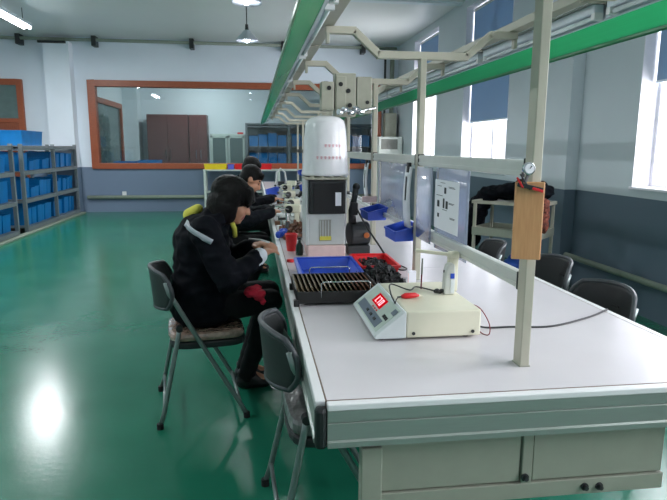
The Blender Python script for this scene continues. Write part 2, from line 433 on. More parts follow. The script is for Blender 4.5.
f = MB(); f.box(-.47, .47, -.2, .3, 0, .9); f.box(-.47, -.43, -.2, .3, .9, 1.75); f.box(.43, .47, -.2, .3, .9, 1.75); f.box(-.47, .47, -.2, .3, 1.7, 1.78); f.box(-.43, .43, .26, .3, .9, 1.7)
f.box(-.43, .43, -.16, .26, 1.29, 1.31); f.build('body', M['steelgrey'], t, .005)
for s in (-1, 1):
    a, b = min(s * .01, s * .45), max(s * .01, s * .45)
    f = MB(); f.box(a, a + .05, -.225, -.202, .92, 1.74); f.box(b - .05, b, -.225, -.202, .92, 1.74); f.box(a, b, -.225, -.202, .92, .98); f.box(a, b, -.225, -.202, 1.67, 1.74)
    d = f.build('door', M['steelgrey'], t, .003)
    B(a + .05, b - .05, -.215, -.21, .98, 1.67).build('pane', M['cabglass'], d)
tag(B(-.42, -.26, 16.42, 16.58, 1.782, 1.83).build('red_box', M['red'], bevel=.006), 'small red box on top of the steel file cabinet behind the glass', 'box')

# ------------------------------------------------------------------ bins
def bin_mesh(name, w, d, h, lip=.012, front=.55, m=None, taper=.06):
    """open storage bin, origin at base centre, front towards -Y"""
    mb = MB(); bm = mb.bm; tk = .006
    def ring(ins, z0, z1f, z1b):
        a = w / 2 - ins; b = d / 2 - ins
        at, bt = a * (1 - taper), b * (1 - taper)
        lo = [(-at, -bt, z0), (at, -bt, z0), (at, bt, z0), (-at, bt, z0)]
        hi = [(-a, -b, z1f), (a, -b, z1f), (a, b, z1b), (-a, b, z1b)]
        return [bm.verts.new(v) for v in lo], [bm.verts.new(v) for v in hi]
    hf = h * front
    lo, hi = ring(0, 0, hf, h); li, hi2 = ring(tk, tk, hf, h)
    bm.faces.new(lo[::-1]); bm.faces.new(li)
    for k in range(4):
        n = (k + 1) % 4
        bm.faces.new((lo[k], lo[n], hi[n], hi[k])); bm.faces.new((li[n], li[k], hi2[k], hi2[n])); bm.faces.new((hi[k], hi[n], hi2[n], hi2[k]))
    # rim lip on three sides
    mb.bar((-w / 2, -d / 2, hf), (-w / 2, d / 2, h), lip, lip * .8); mb.bar((w / 2, -d / 2, hf), (w / 2, d / 2, h), lip, lip * .8)
    mb.bar((-w / 2, d / 2, h), (w / 2, d / 2, h), lip, lip * .8); mb.bar((-w / 2, -d / 2, hf), (w / 2, -d / 2, hf), lip, lip * .8)
    bmesh.ops.recalc_face_normals(bm, faces=bm.faces[:])
    me = bpy.data.meshes.new(name); bm.to_mesh(me); bm.free(); me.materials.append(m or M['blue_bin'])
    return me

# ------------------------------------------------------------------ storage racks on the left
LEV = [.10, .56, 1.02]
def rack(name_lab, y0, y1, ups, x1=-3.70, top=1.43):
    t = thing('storage_rack', name_lab, 'rack', (x1 - .3, (y0 + y1) / 2, 0), 0, 'grey racks by the left aisle')
    ox, oy = x1 - .3, (y0 + y1) / 2
    for y in ups:
        for x in (x1 - .03, x1 - .57):
            B(x - .03 - ox, x + .03 - ox, y - .025 - oy, y + .025 - oy, 0, top + .03).build('upright', M['rack'], t, .004)
        B(x1 - .54 - ox, x1 - .06 - ox, y - .012 - oy, y + .012 - oy, .5, .54).build('brace', M['rack'], t)
    for z in LEV + [top]:
        b = MB()
        b.box(x1 - .6 - ox, x1 - .01 - ox, ups[0] - oy, ups[-1] - oy, z - .015, z)
        b.box(x1 - .05 - ox, x1 - ox, ups[0] - oy, ups[-1] - oy, z - .065, z)
        b.box(x1 - .6 - ox, x1 - .56 - ox, ups[0] - oy, ups[-1] - oy, z - .065, z)
        b.build('shelf', M['rack'], t, .003)
    for a, b_ in zip(ups[:-1], ups[1:]):
        MB().bar((x1 - .59 - ox, a - oy, .6), (x1 - .59 - ox, b_ - oy, 1.35), .03, .006).bar((x1 - .585 - ox, b_ - oy, .12), (x1 - .585 - ox, a - oy, .95), .03, .006).build('diagonal_brace', M['rack'], t)
    return t
rack('grey steel rack of blue bins standing nearest the back wall', 10.12, 13.03, [10.12, 11.66, 13.03])
rack('grey steel rack of blue bins cut off by the left picture edge', 7.4, 9.75, [7.45, 9.72])
ME = {}
def rack_bins(ya, yb, z, n, h, rackname, shelf, hmul=None):
    step = (yb - ya) / n
    key = (round(step, 3), round(h, 3))
    for i in range(n):
        hh = h * (hmul[i % len(hmul)] if hmul else 1)
        if hh == 0: continue
        hh *= random.choice((.94, 1, 1.04)); key = (round(step, 3), round(hh, 3))
        if key not in ME: ME[key] = bin_mesh('storage_bin', step - .02, .44, hh, front=.9)
        o = bpy.data.objects.new('storage_bin', ME[key]); C.objects.link(o)
        # front (-Y of the mesh) turned towards the aisle (+X)
        o.rotation_euler = (0, 0, PI / 2 + random.uniform(-.03, .03)); o.location = (-4.01 + random.uniform(-.03, .02), ya + step * (i + .5), z + .001)
        tag(o, 'blue bin, %s from left, %s shelf, %s' % (ORD[i], shelf, rackname), 'storage bin', 'blue bins on the racks')
for (ya, yb, bay) in ((10.16, 11.62, 'near bay of the back-wall rack'), (11.70, 12.99, 'far bay of the back-wall rack')):
    near = 'near' in bay
    rack_bins(ya, yb, LEV[0], 7, .33, bay, 'bottom', None if not near else (0, .92, 1, 1, 1, 1.05, 1.0))
    rack_bins(ya, yb, LEV[1], 7, .27, bay, 'middle', (1.4, 1.45, .7, .7, 1.05, 1.1, 1.1) if near else (.9, .8, 1, .9, .8, 1, 1))
    rack_bins(ya, yb, LEV[2], 7, .30, bay, 'upper', (1, 1.05, .55, .6, .6, .6, .65) if near else (1, 1, .95, 1, 1, 1, 1))
rack_bins(7.5, 9.68, LEV[0], 7, .30, 'left-edge rack', 'bottom')
rack_bins(7.5, 9.68, LEV[1], 7, .36, 'left-edge rack', 'middle')
rack_bins(7.5, 9.68, LEV[2], 7, .26, 'left-edge rack', 'upper', (1, 1.2, 1, .8, .7, .9, 1))
o = bpy.data.objects.new('storage_crate', bin_mesh('storage_crate', .98, .42, .25, front=1.0)); C.objects.link(o)
o.rotation_euler = (0, 0, PI / 2); o.location = (-4.05, 11.02, 1.432)
tag(o, 'large blue crate standing on the very top of the rack by the back wall', 'crate')
for ya, yb, lab in ((10.3, 11.45, 'white strip light sleeve lying on bins under the near bay top'), (11.8, 12.8, 'white strip sleeve lying on bins under the far bay top')):
    tag(B(-4.2, -3.79, ya, yb, LEV[2] + .328, LEV[2] + .362).build('foam_sheet', M['paper']), lab.replace('strip light sleeve', 'foam sheet').replace('strip sleeve', 'foam sheet'), 'foam sheet', 'white foam sheets on the rack')

# blue-bin shelf behind the glass
t = thing('bin_shelf', 'grey shelf of blue bins behind the glass, right of the file cabinet', 'shelf', (1.55, 16.3, 0))
for x in (-1.72, -.58, .58, 1.72):
    B(x - .03, x + .03, -.28, .28, 0, 2.05).build('upright', M['rack'], t, .003)
for z in (.45, .92, 1.46, 1.99):
    B(-1.72, 1.72, -.28, .28, z - .03, z).build('shelf', M['rack'], t, .003)
B(-1.75, 1.75, -.29, .29, 2.03, 2.07).build('top_panel', M['rack'], t, .003)
B(-1.7, 1.7, .26, .28, .45, 2.03).build('back_panel', M['rack'], t)
bm_ = bin_mesh('shelf_bin', .238, .4, .36, front=.9)
for z, lab in ((.92, 'lower'), (1.46, 'upper')):
    for i in range(12):
        o = bpy.data.objects.new('shelf_bin', bm_); C.objects.link(o)
        o.location = (1.55 + (-1.15, 0, 1.15)[i // 4] - .3825 + (i % 4) * .255, 16.26, z + .001); o.scale = (1, 1, 1 if z < 1 else .8 + .25 * ((i * 7) % 5) / 5)
        tag(o, 'blue bin behind the glass, %s from the left on the %s shelf' % (ORD[i], lab), 'storage bin', 'blue bins behind the glass')
# low table and blue boxes just inside the glass on the left
t = thing('low_table', 'low grey table behind the glass, under the flat blue boxes', 'table', (-2.6, 14.4, 0))
B(-.75, .75, -.4, .4, .90, .94).build('tabletop', M['steelgrey'], t, .005)
for sx in (-.7, .7):
    for sy in (-.35, .35): B(sx - .025, sx + .025, sy - .025, sy + .025, 0, .9).build('leg', M['rack'], t)
for (x, w_, h, z, lab) in ((-2.95, .50, .14, .941, 'flat blue box at the left end of the low table behind the glass'), (-2.42, .48, .17, .941, 'taller flat blue box right of another on the table behind the glass')):
    o = bpy.data.objects.new('blue_box', bin_mesh('blue_box', w_, .5, h, front=1)); C.objects.link(o); o.location = (x, 14.35, z)
    tag(o, lab, 'box', 'flat blue boxes behind the glass')

# low shelf unit in front of the inside window with trays on it
t = thing('low_shelf_unit', 'low pale grey shelf unit under the inside window at the table end', 'shelf', (.15, 13.02, 0))
B(-1.22, 1.22, -.22, .25, .92, .95).build('top_panel', M['steelgrey'], t, .004)
B(-1.2, 1.2, -.2, .24, .45, .47).build('shelf', M['steelgrey'], t); B(-1.2, 1.2, -.2, .24, .05, .07).build('shelf', M['steelgrey'], t)
for x in (-1.19, -.4, .4, 1.19): B(x - .025, x + .025, -.21, .24, 0, .92).build('side_panel', M['steelgrey'], t, .004)
for (x0, x1, m, lab, z1, nm) in ((-1.05, -.57, 'yellow', 'long shallow yellow tray on the low shelf unit under the inside window', .11, 'tray'),
                         (-.55, -.42, 'purple', 'small violet-blue tray between the yellow and red trays', .10, 'tray'),
                         (-.40, .02, 'red', 'red tray on the low shelf unit, behind the seated heads', .11, 'tray'),
                         (.05, .40, 'red', 'second red tray on the low shelf unit, right of the heads', .11, 'tray')):
    o = bpy.data.objects.new('parts_tray', bin_mesh('parts_tray', x1 - x0, .26, z1, front=1, m=M[m])); C.objects.link(o); o.location = ((x0 + x1) / 2, 12.97, .951)
    tag(o, lab, 'tray', 'trays on the low shelf unit')

# ------------------------------------------------------------------ workbenches
TX0, TX1, TZT = .15, 1.46, .76
def bench(y0, y1, lab, front=False):
    t = thing('workbench', lab, 'workbench', ((TX0 + TX1) / 2, (y0 + y1) / 2, 0), 0, 'workbenches in one long row')
    ox, oy = (TX0 + TX1) / 2, (y0 + y1) / 2
    hw, hd = (TX1 - TX0) / 2, (y1 - y0) / 2
    B(-hw + .032, hw - .032, -hd + (.032 if front else .002), hd - .002, .728, TZT).build('tabletop', M['top'], t)
    for s in (-1, 1):
        B(*sorted((s * hw, s * (hw - .028))), -hd + (.03 if front else .002), hd - .002, .735, TZT).build('edge_trim', M['edge'], t, .003)
        B(*sorted((s * (hw - .0282), s * (hw - .0318))), -hd + .03, hd - .003, .73, TZT - .0005).build('seam', M['seam'], t)
        a = MB(); x1, x0 = s * (hw - .004), s * (hw - .03)
        a.prism([(s * (hw - .002), .735), (s * (hw - .002), .70), (s * (hw - .008), .697), (s * (hw - .002), .694), (s * (hw - .002), .658), (s * (hw + .004), .654), (s * (hw + .004), .641), (s * (hw - .03), .641), (s * (hw - .03), .735)], 'y', -hd + (.03 if front else .002), hd - .002)
        a.build('apron', M['apron'], t)
    if front:
        B(-hw + .03, hw - .03, -hd, -hd + .028, .742, TZT).build('edge_trim', M['edge'], t, .003)
        B(-hw + .03, hw - .03, -hd + .0282, -hd + .0318, .73, TZT - .0005).build('seam', M['seam'], t)
        a = MB(); q = [(.742, .0), (.712, .0), (.709, .004), (.706, 0), (.660, 0), (.656, -.006), (.641, -.006), (.641, .03), (.742, .03)]
        a.prism([(-hd + b, z) for z, b in q], 'x', -hw + .03, hw - .03); a.build('apron', M['apron'], t)
        for s in (-1, 1):
            c = MB(); c.box(*sorted((s * (hw + .003), s * (hw - .03))), -hd - .003, -hd + .03, .634, .752)
            c.build('corner_cap', M['black'], t, .012)
    for s in (-1, 1):
        q = .16 if front else .52
        B(*sorted((s * (hw - q - .03), s * (hw - q + .03))), -hd + .045, -hd + .085, 0, .605).build('leg', M['cabinet'], t, .004)
        B(*sorted((s * (hw - .55), s * (hw - .49))), hd - .09, hd - .04, 0, .605).build('leg', M['cabinet'], t, .004)
    B(-hw + .1, hw - .1, -hd + .05, hd - .05, .665, .70).build('under_frame', M['dark'], t)
    if front:
        xl, xr, xm = .32 - ox, 1.215 - ox, .775 - ox; fy = -hd + .06
        f = MB(); f.box(xl, xr, fy, fy + .025, .405, .455); f.box(xl, xr, fy, fy + .025, .615, .640)
        f.box(xm - .016, xm + .016, fy, fy + .025, .455, .615)
        f.build('cabinet_rail', M['cabinet'], t, .003)
        for a_, b_ in ((xl + .004, xm - .02), (xm + .02, xr - .004)):
            d = B(a_, b_, fy + .006, fy + .024, .459, .612).build('cabinet_panel', M['cabinet'], t, .003)
        bx = MB(); bx.box(xl + .002, xr - .002, fy + .03, fy + .24, .41, .60); bx.build('cabinet_body', M['cabinet'], t)
        for x, z in ((xm - .006, .475), (xm + .185, .43), (xm + .232, .428)):
            MB().cyl((x, fy + .01, z), (x, fy - .014, z), .009, .007).cyl((x, fy, z), (x, fy - .004, z), .012).build('knob', M['dark'], t, smooth=False)
    return t
ys = [1.405, 3.1, 4.8, 6.5, 8.2, 9.9, 11.6]
labs = ['nearest white-topped workbench with grey cabinet panels under its end',
        'second white-topped workbench, under the machine with the milky bucket',
        'third workbench of the row, in front of the man in charcoal',
        'fourth workbench of the row, beside the person behind the charcoal man',
        'fifth workbench of the row, second from the far end',
        'last workbench of the row, nearest the inside window']
for i in range(6): bench(ys[i], ys[i + 1], labs[i], i == 0)

# ------------------------------------------------------------------ overhead gantry
GC = .815
PY = [1.625, 2.82, 3.92, 5.05, 6.2, 7.35, 8.5, 9.65, 10.8]
plabs = ['beige gantry post carrying the wooden clipboard, nearest of the row',
         'beige gantry post between the plastic sheets and the hanging blue bins',
         'beige gantry post at the grey control boxes', 'beige gantry post just beyond the milky bucket machine',
         'fifth beige gantry post from the camera', 'sixth beige gantry post from the camera', 'seventh beige gantry post from the camera',
         'eighth beige gantry post from the camera', 'farthest beige gantry post at the end of the row']
for i, y in enumerate(PY):
    t = thing('gantry_post', plabs[i], 'post', (GC, y, TZT), 0, 'gantry posts along the bench centre')
    B(-.015, .015, -.025, .025, 0, 1.085).build('post', M['beige_metal'], t, .003)
    B(-.017, .017, -.027, .027, 0, .004).build('foot_plate', M['cabinet'], t)
    z0, z1 = 1.857 - TZT, 1.962 - TZT
    B(-.225, .225, -.018, .018, z0 - .018, z0 + .018).build('crossbar', M['beige_metal'], t, .003)
    for s in (-1, 1):
        a = MB(); a.bar((s * .215, 0, z0), (s * .335, 0, z1), .036, .034, up=(-s, 0, 1)); a.bar((s * .325, 0, z1), (s * .47, 0, z1), .036, .034)
        a.build('arm', M['beige_metal'], t, .003)
        k = MB(); k.box(*sorted((s * .452, s * .468)), -.016, .016, z1 - .06, z1 - .015); k.build('hanger', M['boxgrey'], t, .002)
    for z in (1.365, 1.02):
        if i < 4 or z > 1.2: [B(-.016, .016, *sorted((e * .0252, e * .0335)), z - TZT - .028, z - TZT + .028).build('clamp', M['dark'], t, .002) for e in ((1,) if i == 0 else (-1, 1))]
for s, lab in ((-1, 'left overhead light rail with a translucent green reflector above the seated woman'), (1, 'right overhead light rail with a green reflector on the window side')):
    t = thing('light_rail', lab, 'light rail', (GC, 0, 0), 0, 'overhead light rails')
    y0, y1 = .75, 11.9
    B(*sorted((s * .43, s * .49)), y0, y1, 1.981, 2.02).build('beam', M['beige_metal'], t, .003)
    # reflector trough
    p = MB(); p.prism([(s * .492, 1.981), (s * .492, 1.977), (s * .57, 1.977), (s * .57, 1.981)], 'y', y0, y1); p.build('trough', M['apron'], t)
    p = MB(); p.prism([(s * .556, 1.945), (s * .548, 1.918), (s * .562, 1.916), (s * .570, 1.977), (s * .562, 1.977)], 'y', y0, y1); p.build('side_strip', M['batten'], t)
    p = MB(); p.prism([(s * .562, 1.922), (s * .562, 1.9185), (s * .672, 1.859), (s * .672, 1.8625)], 'y', y0, y1); p.build('green_reflector', M['green_board'], t)
    p = MB(); p.prism([(s * .665, 1.868), (s * .665, 1.853), (s * .675, 1.848), (s * .675, 1.865)], 'y', y0, y1); p.build('reflector_edge', M['green_edge'], t)
    k = MB()
    yy = y0 + .3
    while yy < y1:
        k.box(*sorted((s * .44, s * .566)), yy - .012, yy + .012, 1.974, 1.984); yy += 1.15
    k.build('hanger_strap', M['boxgrey'], t)['kind'] = 'stuff'
    side = 'left' if s < 0 else 'right'
    for j in range(9):
        ya = 1.02 + j * 1.2 - (1.2 * 0); yb_ = ya + 1.12
        if yb_ > 11.9: break
        b = thing('light_fitting', 'unlit twin batten on the %s overhead rail, %s from the camera' % (side, ORD[j]), 'light fitting', (GC + s * .527, (ya + yb_) / 2, 1.93), 0, 'unlit battens on the %s rail' % side)
        B(-.02, .02, -.56, .56, .012, .046).build('housing', M['batten'], b, .004)
        for e in (-1, 1): B(-.018, .018, e * .55 - .012, e * .55 + .012, -.012, .014).build('lamp_holder', M['edge'], b)
        MB().cyl((0, -.54, 0), (0, .54, 0), .009, seg=10).build('tube', M['tube_off'], b, smooth=True)

# rails between posts
def rail(ya, yb, z0, z1, lab, m='alu', hw=.012):
    t = thing('bench_rail', lab, 'rail', (GC, (ya + yb) / 2, (z0 + z1) / 2), 0, 'rails between gantry posts')
    h = (z1 - z0) / 2; L = (yb - ya) / 2
    B(-hw, hw, -L, L, -h, h).build('profile', M[m], t, .003)
    B(-hw - .003, -hw, -L, L, h * .35, h * .8).build('lip', M[m], t); B(-hw - .003, -hw, -L, L, -h * .8, -h * .35).build('lip', M[m], t)
for i in range(4):
    rail(PY[i] + .034, PY[i + 1] - .034, 1.338, 1.388, 'upper aluminium rail between the %s and %s gantry posts' % (ORD[i], ORD[i + 1]))
rail(PY[0] + .034, PY[1] - .034, .995, 1.045, 'lower aluminium rail in front of the trolley, behind the cream instrument')
rail(PY[1] + .034, PY[2] - .034, .995, 1.022, 'lower white rail from which two blue bins hang', 'edge', .008)
rail(PY[2] + .034, PY[3] - .034, .995, 1.022, 'lower white rail behind the machine with the bucket', 'edge', .008)

# sheets and papers hanging from the upper rail
def sheet(ya, yb, z0, z1, x, m, lab, nm='plastic_sheet', cat='plastic sheet', grp='clear plastic sheets under the rail'):
    mb = MB(); n = 10
    for k in range(n):
        a = ya + (yb - ya) * k / n; b = ya + (yb - ya) * (k + 1) / n
        f = lambda u: x + .006 * math.sin(u * 9) 
        vs = [mb.bm.verts.new((f(a), a, z0)), mb.bm.verts.new((f(b), b, z0)), mb.bm.verts.new((f(b), b, z1)), mb.bm.verts.new((f(a), a, z1))]
        mb.bm.faces.new(vs)
    return tag(mb.build(nm, m, smooth=True, solid=.0016), lab, cat, grp)
sheet(2.52, 2.78, .99, 1.335, GC - .02, M['clear'], 'clear plastic sleeve hanging beside the second gantry post')
sheet(2.17, 2.56, .97, 1.335, GC + .012, M['greysheet'], 'grey plastic sheet hanging behind the printed instruction page')
sheet(3.12, 3.86, .99, 1.335, GC + .02, M['greysheet'], 'grey plastic sheet hanging behind the two blue bins')
pg = tag(B(GC - .0165, GC - .0155, 2.195, 2.50, 1.075, 1.288).build('instruction_page', M['paper']), 'white printed page with small black diagrams under the upper rail', 'paper')
k = MB()
def pagebox(u0, u1, v0, v1):   # u: 0..1 left to right as read (far to near), v: 0..1 top to bottom
    ya = 2.50 - (u0) * .305; yb = 2.50 - u1 * .305
    k.box(GC - .0180, GC - .0168, yb, ya, 1.288 - v1 * .213, 1.288 - v0 * .213)
for (u0, u1, v0, v1) in ((.42, .50, .14, .26), (.13, .22, .42, .55), (.38, .44, .36, .55), (.50, .58, .40, .55), (.15, .22, .68, .76)): pagebox(u0, u1, v0, v1)
for (u0, u1, v) in ((.25, .45, .05), (.12, .30, .12), (.60, .82, .11), (.62, .86, .13), (.08, .35, .31), (.62, .84, .42), (.62, .80, .44), (.36, .56, .58), (.68, .88, .70), (.68, .86, .72)): pagebox(u0, u1, v, v + .009)
k.build('print', M['ink'], pg)
def folder(y, zt, zb, lab, w_=.07):
    t = thing('hanging_folder', lab, 'paper', (GC - .03, y, zt), 0, 'paper folders hanging on posts')
    mb = MB(); bm = mb.bm; N = 8
    for side in (0, 1):
        prev = None
        for j in range(N + 1):
            u = j / N; z = -(zt - zb) * u; bow = .012 * math.sin(PI * u) + side * .006
            v = [bm.verts.new((-bow, -w_ / 2, z)), bm.verts.new((-bow - .003, w_ / 2, z))]
            if prev: bm.faces.new((prev[0], prev[1], v[1], v[0]))
            prev = v
    mb.build('pages', M['paper'], t, smooth=True, solid=.001)
    B(-.014, .002, -.02, .02, -.03, .02).build('bulldog_clip', M['black'], t, .003)
    MB().bar((-.02, -.005, -.05), (-.022, .0, -.17), .012, .004).build('black_tag', M['black'], t)
folder(2.88, 1.33, 1.02, 'curled white papers clipped beside the second gantry post', .10)
folder(3.99, 1.32, 1.08, 'narrow white papers clipped beside the third gantry post', .09)
tag(B(GC - .09, GC + .01, 3.85, 3.87, 1.06, 1.10).build('name_card', M['pink_tint'], bevel=.003), 'pale pink card low on the third gantry post', 'card')

# clipboard on nearest post
t = thing('clipboard', 'tan wooden board hanging on the nearest gantry post', 'clipboard', (.7925, 1.585, 1.105), R(-18))
B(-.045, .037, -.006, .006, -.005, .222).build('board', M['clip_wood'], t, .003)
k = MB(); k.bar((-.04, -.012, .215), (.03, -.014, .20), .012, .012); k.bar((-.025, -.014, .205), (-.03, -.016, .25), .008, .004); k.bar((-.005, -.014, .20), (-.035, -.016, .245), .008, .004)
k.build('clip', M['dark'], t, .002)
MB().bar((-.043, -.014, .235), (-.025, -.016, .205), .010, .006).bar((0, -.022, .205), (.03, -.022, .196), .008, .008).build('red_grip', M['red_cup'], t, .002)
t = thing('dial_gauge', 'small chrome dial clipped above the wooden board on the nearest post', 'gauge', (.782, 1.592, 1.365))
MB().cyl((0, .0, 0), (0, -.010, 0), .019, seg=24).build('case', M['chrome'], t, .002)
MB().cyl((0, -.010, 0), (0, -.012, 0), .014, seg=24).build('face', M['paper'], t)
MB().bar((0, -.013, 0), (.006, -.013, .008), .002, .002).build('needle', M['ink'], t)
MB().bar((0, -.004, -.018), (-.010, -.006, -.04), .008, .006).build('clamp', M['dark'], t)

# hanging blue bins on the lower rail
hb = bin_mesh('hanging_bin', .125, .13, .078, front=.62, m=M['blue_royal'])
for y, lab in ((2.91, 'royal blue bin hanging from the lower rail, nearer of two'), (3.62, 'royal blue bin hanging from the lower rail by the third post')):
    o = bpy.data.objects.new('hanging_bin', hb); C.objects.link(o); o.rotation_euler = (0, R(6), R(-78)); o.location = (GC - .062, y, .958 if y < 3 else .978)
    tag(o, lab, 'bin', 'royal blue bins on the lower rail')

# ------------------------------------------------------------------ electric control boxes at the third post
t = thing('control_box', 'grey-beige electric control box hanging under the third crossbar', 'electric box', (.59, 3.84, 1.62))
B(-.065, .07, -.06, .05, 0, .27).build('case', M['boxgrey'], t, .006)
B(-.058, .005, -.066, -.06, .02, .25).build('cover', M['boxgrey'], t, .003)
for x, z in ((-.03, .20), (.03, .07), (.02, .16)): MB().cyl((x, -.07, z), (x, -.058, z), .014).build('gland', M['black'], t)
B(-.02, .02, -.01, .05, .235, .27).build('bracket', M['dark'], t)
t = thing('control_box', 'smaller grey control box left of the main one on the crossbar', 'electric box', (.475, 3.82, 1.655))
B(-.04, .042, -.05, .05, 0, .18).build('case', M['boxgrey'], t, .006)
MB().cyl((.01, -.056, .14), (.01, -.048, .14), .014).build('gland', M['black'], t)
B(-.015, .015, .03, .115, .18, .19).build('bracket', M['dark'], t)
t = thing('control_box', 'grey control box right of the bright chrome rod', 'electric box', (.715, 3.83, 1.64))
B(-.015, .015, .02, .105, .23, .238).build('bracket', M['dark'], t)
B(-.05, .05, -.05, .04, 0, .23).build('case', M['boxgrey'], t, .006)
MB().cyl((.02, -.056, .07), (.02, -.048, .07), .012).build('gland', M['black'], t)
t = thing('pipe_fitting', 'cluster of chrome fittings above the milky bucket', 'fitting', (.60, 3.72, 1.645))
for j, (x, z) in enumerate(((-.05, 0), (-.02, .015), (.02, .0), (.05, .02), (.08, .005))):
    MB().cyl((x - .014, -.01, z), (x + .014, .01, z), .02 - .002 * (j % 2), seg=12).build('coupling', M['chrome'], t, .003)
MB().tube([(-.06, 0, 0), (-.02, .0, .012), (.02, 0, 0), (.08, 0, .008), (.18, .02, .03)], .009).build('hose', M['chrome'], t, smooth=True)
t = thing('chrome_rod', 'upright chrome rod beside the milky bucket', 'rod', (.60, 3.80, TZT))
MB().cyl((0, 0, .01), (0, 0, .85), .010).build('rod', M['chrome'], t, smooth=True)
MB().cyl((0, 0, 0), (0, 0, .012), .03).build('base', M['machine'], t)

# ------------------------------------------------------------------ machine with milky bucket
tag(B(.318, .545, 3.43, 3.70, TZT, .838).build('carton', M['pink_tint'], bevel=.006), 'flat box painted with a pink reflection, under the machine with the black front', 'box')
t = thing('dispensing_machine', 'pale grey bench machine with a black front under a milky bucket', 'machine', (.432, 3.57, .839))
B(-.112, .112, -.115, .12, 0, .19).build('body', M['machine'], t, .006)
f = B(-.045, .03, -.119, -.114, .025, .155).build('front_grille', M['ac_d'], t, .002)
g = MB()
for j in range(5): g.box(-.042 + j * .017, -.037 + j * .017, -.121, -.118, .05, .15)
g.build('grille_bars', M['machine'], f)
B(-.042, .027, -.121, -.1185, .03, .055).build('yellow_scale', M['hood'], f)
B(-.108, .113, -.135, .10, .191, .392).build('display_case', M['black'], t, .008)
B(-.08, .10, -.138, -.134, .205, .375).build('black_screen', M['black_soft'], t, .003)
B(.05, .085, -.1395, -.1375, .24, .32).build('paper_label', M['paper'], t)
B(-.128, -.109, -.12, .12, 0, .395).build('side_column', M['machine'], t, .004)
B(.114, .126, -.10, .12, .191, .395).build('side_column', M['machine'], t, .004)
B(-.13, .128, -.14, .13, .394, .408).build('top_plate', M['boxgrey'], t, .004)
for j in range(4): MB().cyl((-.09 + j * .06, -.13, .408), (-.09 + j * .06, -.13, .416), .012).build('screw', M['boxgrey'], t)
bk = MB()
bk.lathe([(.001, .008), (.142, .008), (.147, .016), (.143, .028), (.14, .05), (.128, .24), (.120, .31), (.112, .335), (.09, .352), (.05, .362), (.001, .365)], seg=40)
t = thing('plastic_bucket', 'milky white upside-down bucket with faint red printing on the machine', 'bucket', (.437, 3.575, 1.2475))
bk.build('shell', M['bag'], t, smooth=True, solid=.002)
# inner folds of the liner
fo = MB()
for j in range(14):
    a = j * 2 * PI / 14 + .2; r0 = .122; r1 = .105
    fo.bar((r0 * math.cos(a), r0 * math.sin(a), .02), (r1 * math.cos(a), r1 * math.sin(a), .32), .02, .0015, up=(math.cos(a), math.sin(a), 0))
fo.build('liner', M['bag'], t)
tx = MB()
for row, z in ((0, .185), (1, .115)):
    for j in range(5 if row == 0 else 7):
        a = -PI / 2 + (-.1 + j * .17 if row == 0 else -.45 + j * .17); r = .1352 if row == 0 else .1392
        for q in ((-.006, .006, .006), (-.006, .006, 0), (-.004, .004, -.006)):
            p0 = Vector((r * math.cos(a + q[0] / r * 1.2), r * math.sin(a + q[0] / r * 1.2), z + q[2])); p1 = Vector((r * math.cos(a + q[1] / r * 1.2), r * math.sin(a + q[1] / r * 1.2), z + q[2]))
            tx.bar(p0, p1, .001, .0025)
        tx.bar((r * math.cos(a), r * math.sin(a), z - .008), (r * math.cos(a), r * math.sin(a), z + .009), .0025, .001)
tx.build('red_print', M['redink'], t)
t = thing('gear_motor', 'dark geared motor with an orange cap right of the machine', 'motor', (.635, 3.56, TZT))
MB().cyl((-.05, 0, .13), (.075, .02, .13), .075, seg=24).build('motor_body', M['dark'], t, .01)
MB().cyl((.05, -.074, .13), (.05, -.08, .13), .018, seg=20).build('orange_cap', M['orange'], t, .003)
B(-.06, .08, -.05, .06, 0, .06).build('foot', M['dark'], t, .006)
MB().tube([(-.03, -.02, .2), (-.035, -.02, .28), (-.02, -.02, .35), (-.01, -.02, .42)], [.025, .022, .018, .02], 10).build('black_arm', M['black'], t, smooth=True)
B(-.045, .0, -.045, .0, .25, .33).build('bracket', M['black'], t, .006)
MB().ball((-.008, -.02, .425), .024).build('knob', M['black'], t, smooth=True)

# ------------------------------------------------------------------ cream instrument (weighing / resistance meter)
t = thing('test_instrument', 'cream bench test instrument with a red LED display and sloped keypad', 'instrument', (.402, 1.885, TZT))
L, D, H_ = .385, .44, .103
b = MB(); b.box(.115, L, 0, D, .008, H_); b.build('case', M['beige_inst'], t, .006)
pr = [(.003, .008), (.114, .008), (.114, H_), (.106, H_), (.003, .020)]
fr = MB(); fr.prism(pr, 'y', -.002, D + .002); fr.build('front_housing', M['white_inst'], t, .004)
for x in (.03, .34):
    for y in (.03, .4): MB().cyl((x, y, 0), (x, y, .008), .012).build('foot', M['black'], t)
# sloped panel frame: u across (far->near = left->right as read by operator), v up the slope
p0 = Vector((.003, 0, .020)); p1 = Vector((.106, 0, H_)); sl = (p1 - p0); SL = sl.length; sl.normalize(); nrm = Vector((-sl.z, 0, sl.x))
def slope(u, v, off=.0): q = p0 + sl * (v * SL) + nrm * off; return Vector((q.x, D * (1 - u), q.z))
def plate(mb, u0, u1, v0, v1, off, th=.0012):
    a = [slope(u0, v0, off), slope(u1, v0, off), slope(u1, v1, off), slope(u0, v1, off)]
    A = [mb.bm.verts.new(x) for x in a]; Bv = [mb.bm.verts.new(x + nrm * th) for x in a]
    mb.bm.faces.new(A[::-1]); mb.bm.faces.new(Bv)
    for i in range(4): mb.bm.faces.new((A[i], A[(i + 1) % 4], Bv[(i + 1) % 4], Bv[i]))
k = MB(); plate(k, .06, .94, .08, .94, .0002); kp = k.build('keypad', M['panel_lt'], t)
k = MB(); plate(k, .10, .86, .12, .40, .0016); k.build('grey_field', M['panel_grey'], kp)
k = MB(); plate(k, .84, .93, .70, .88, .0016); k.build('grey_field', M['panel_grey'], kp)
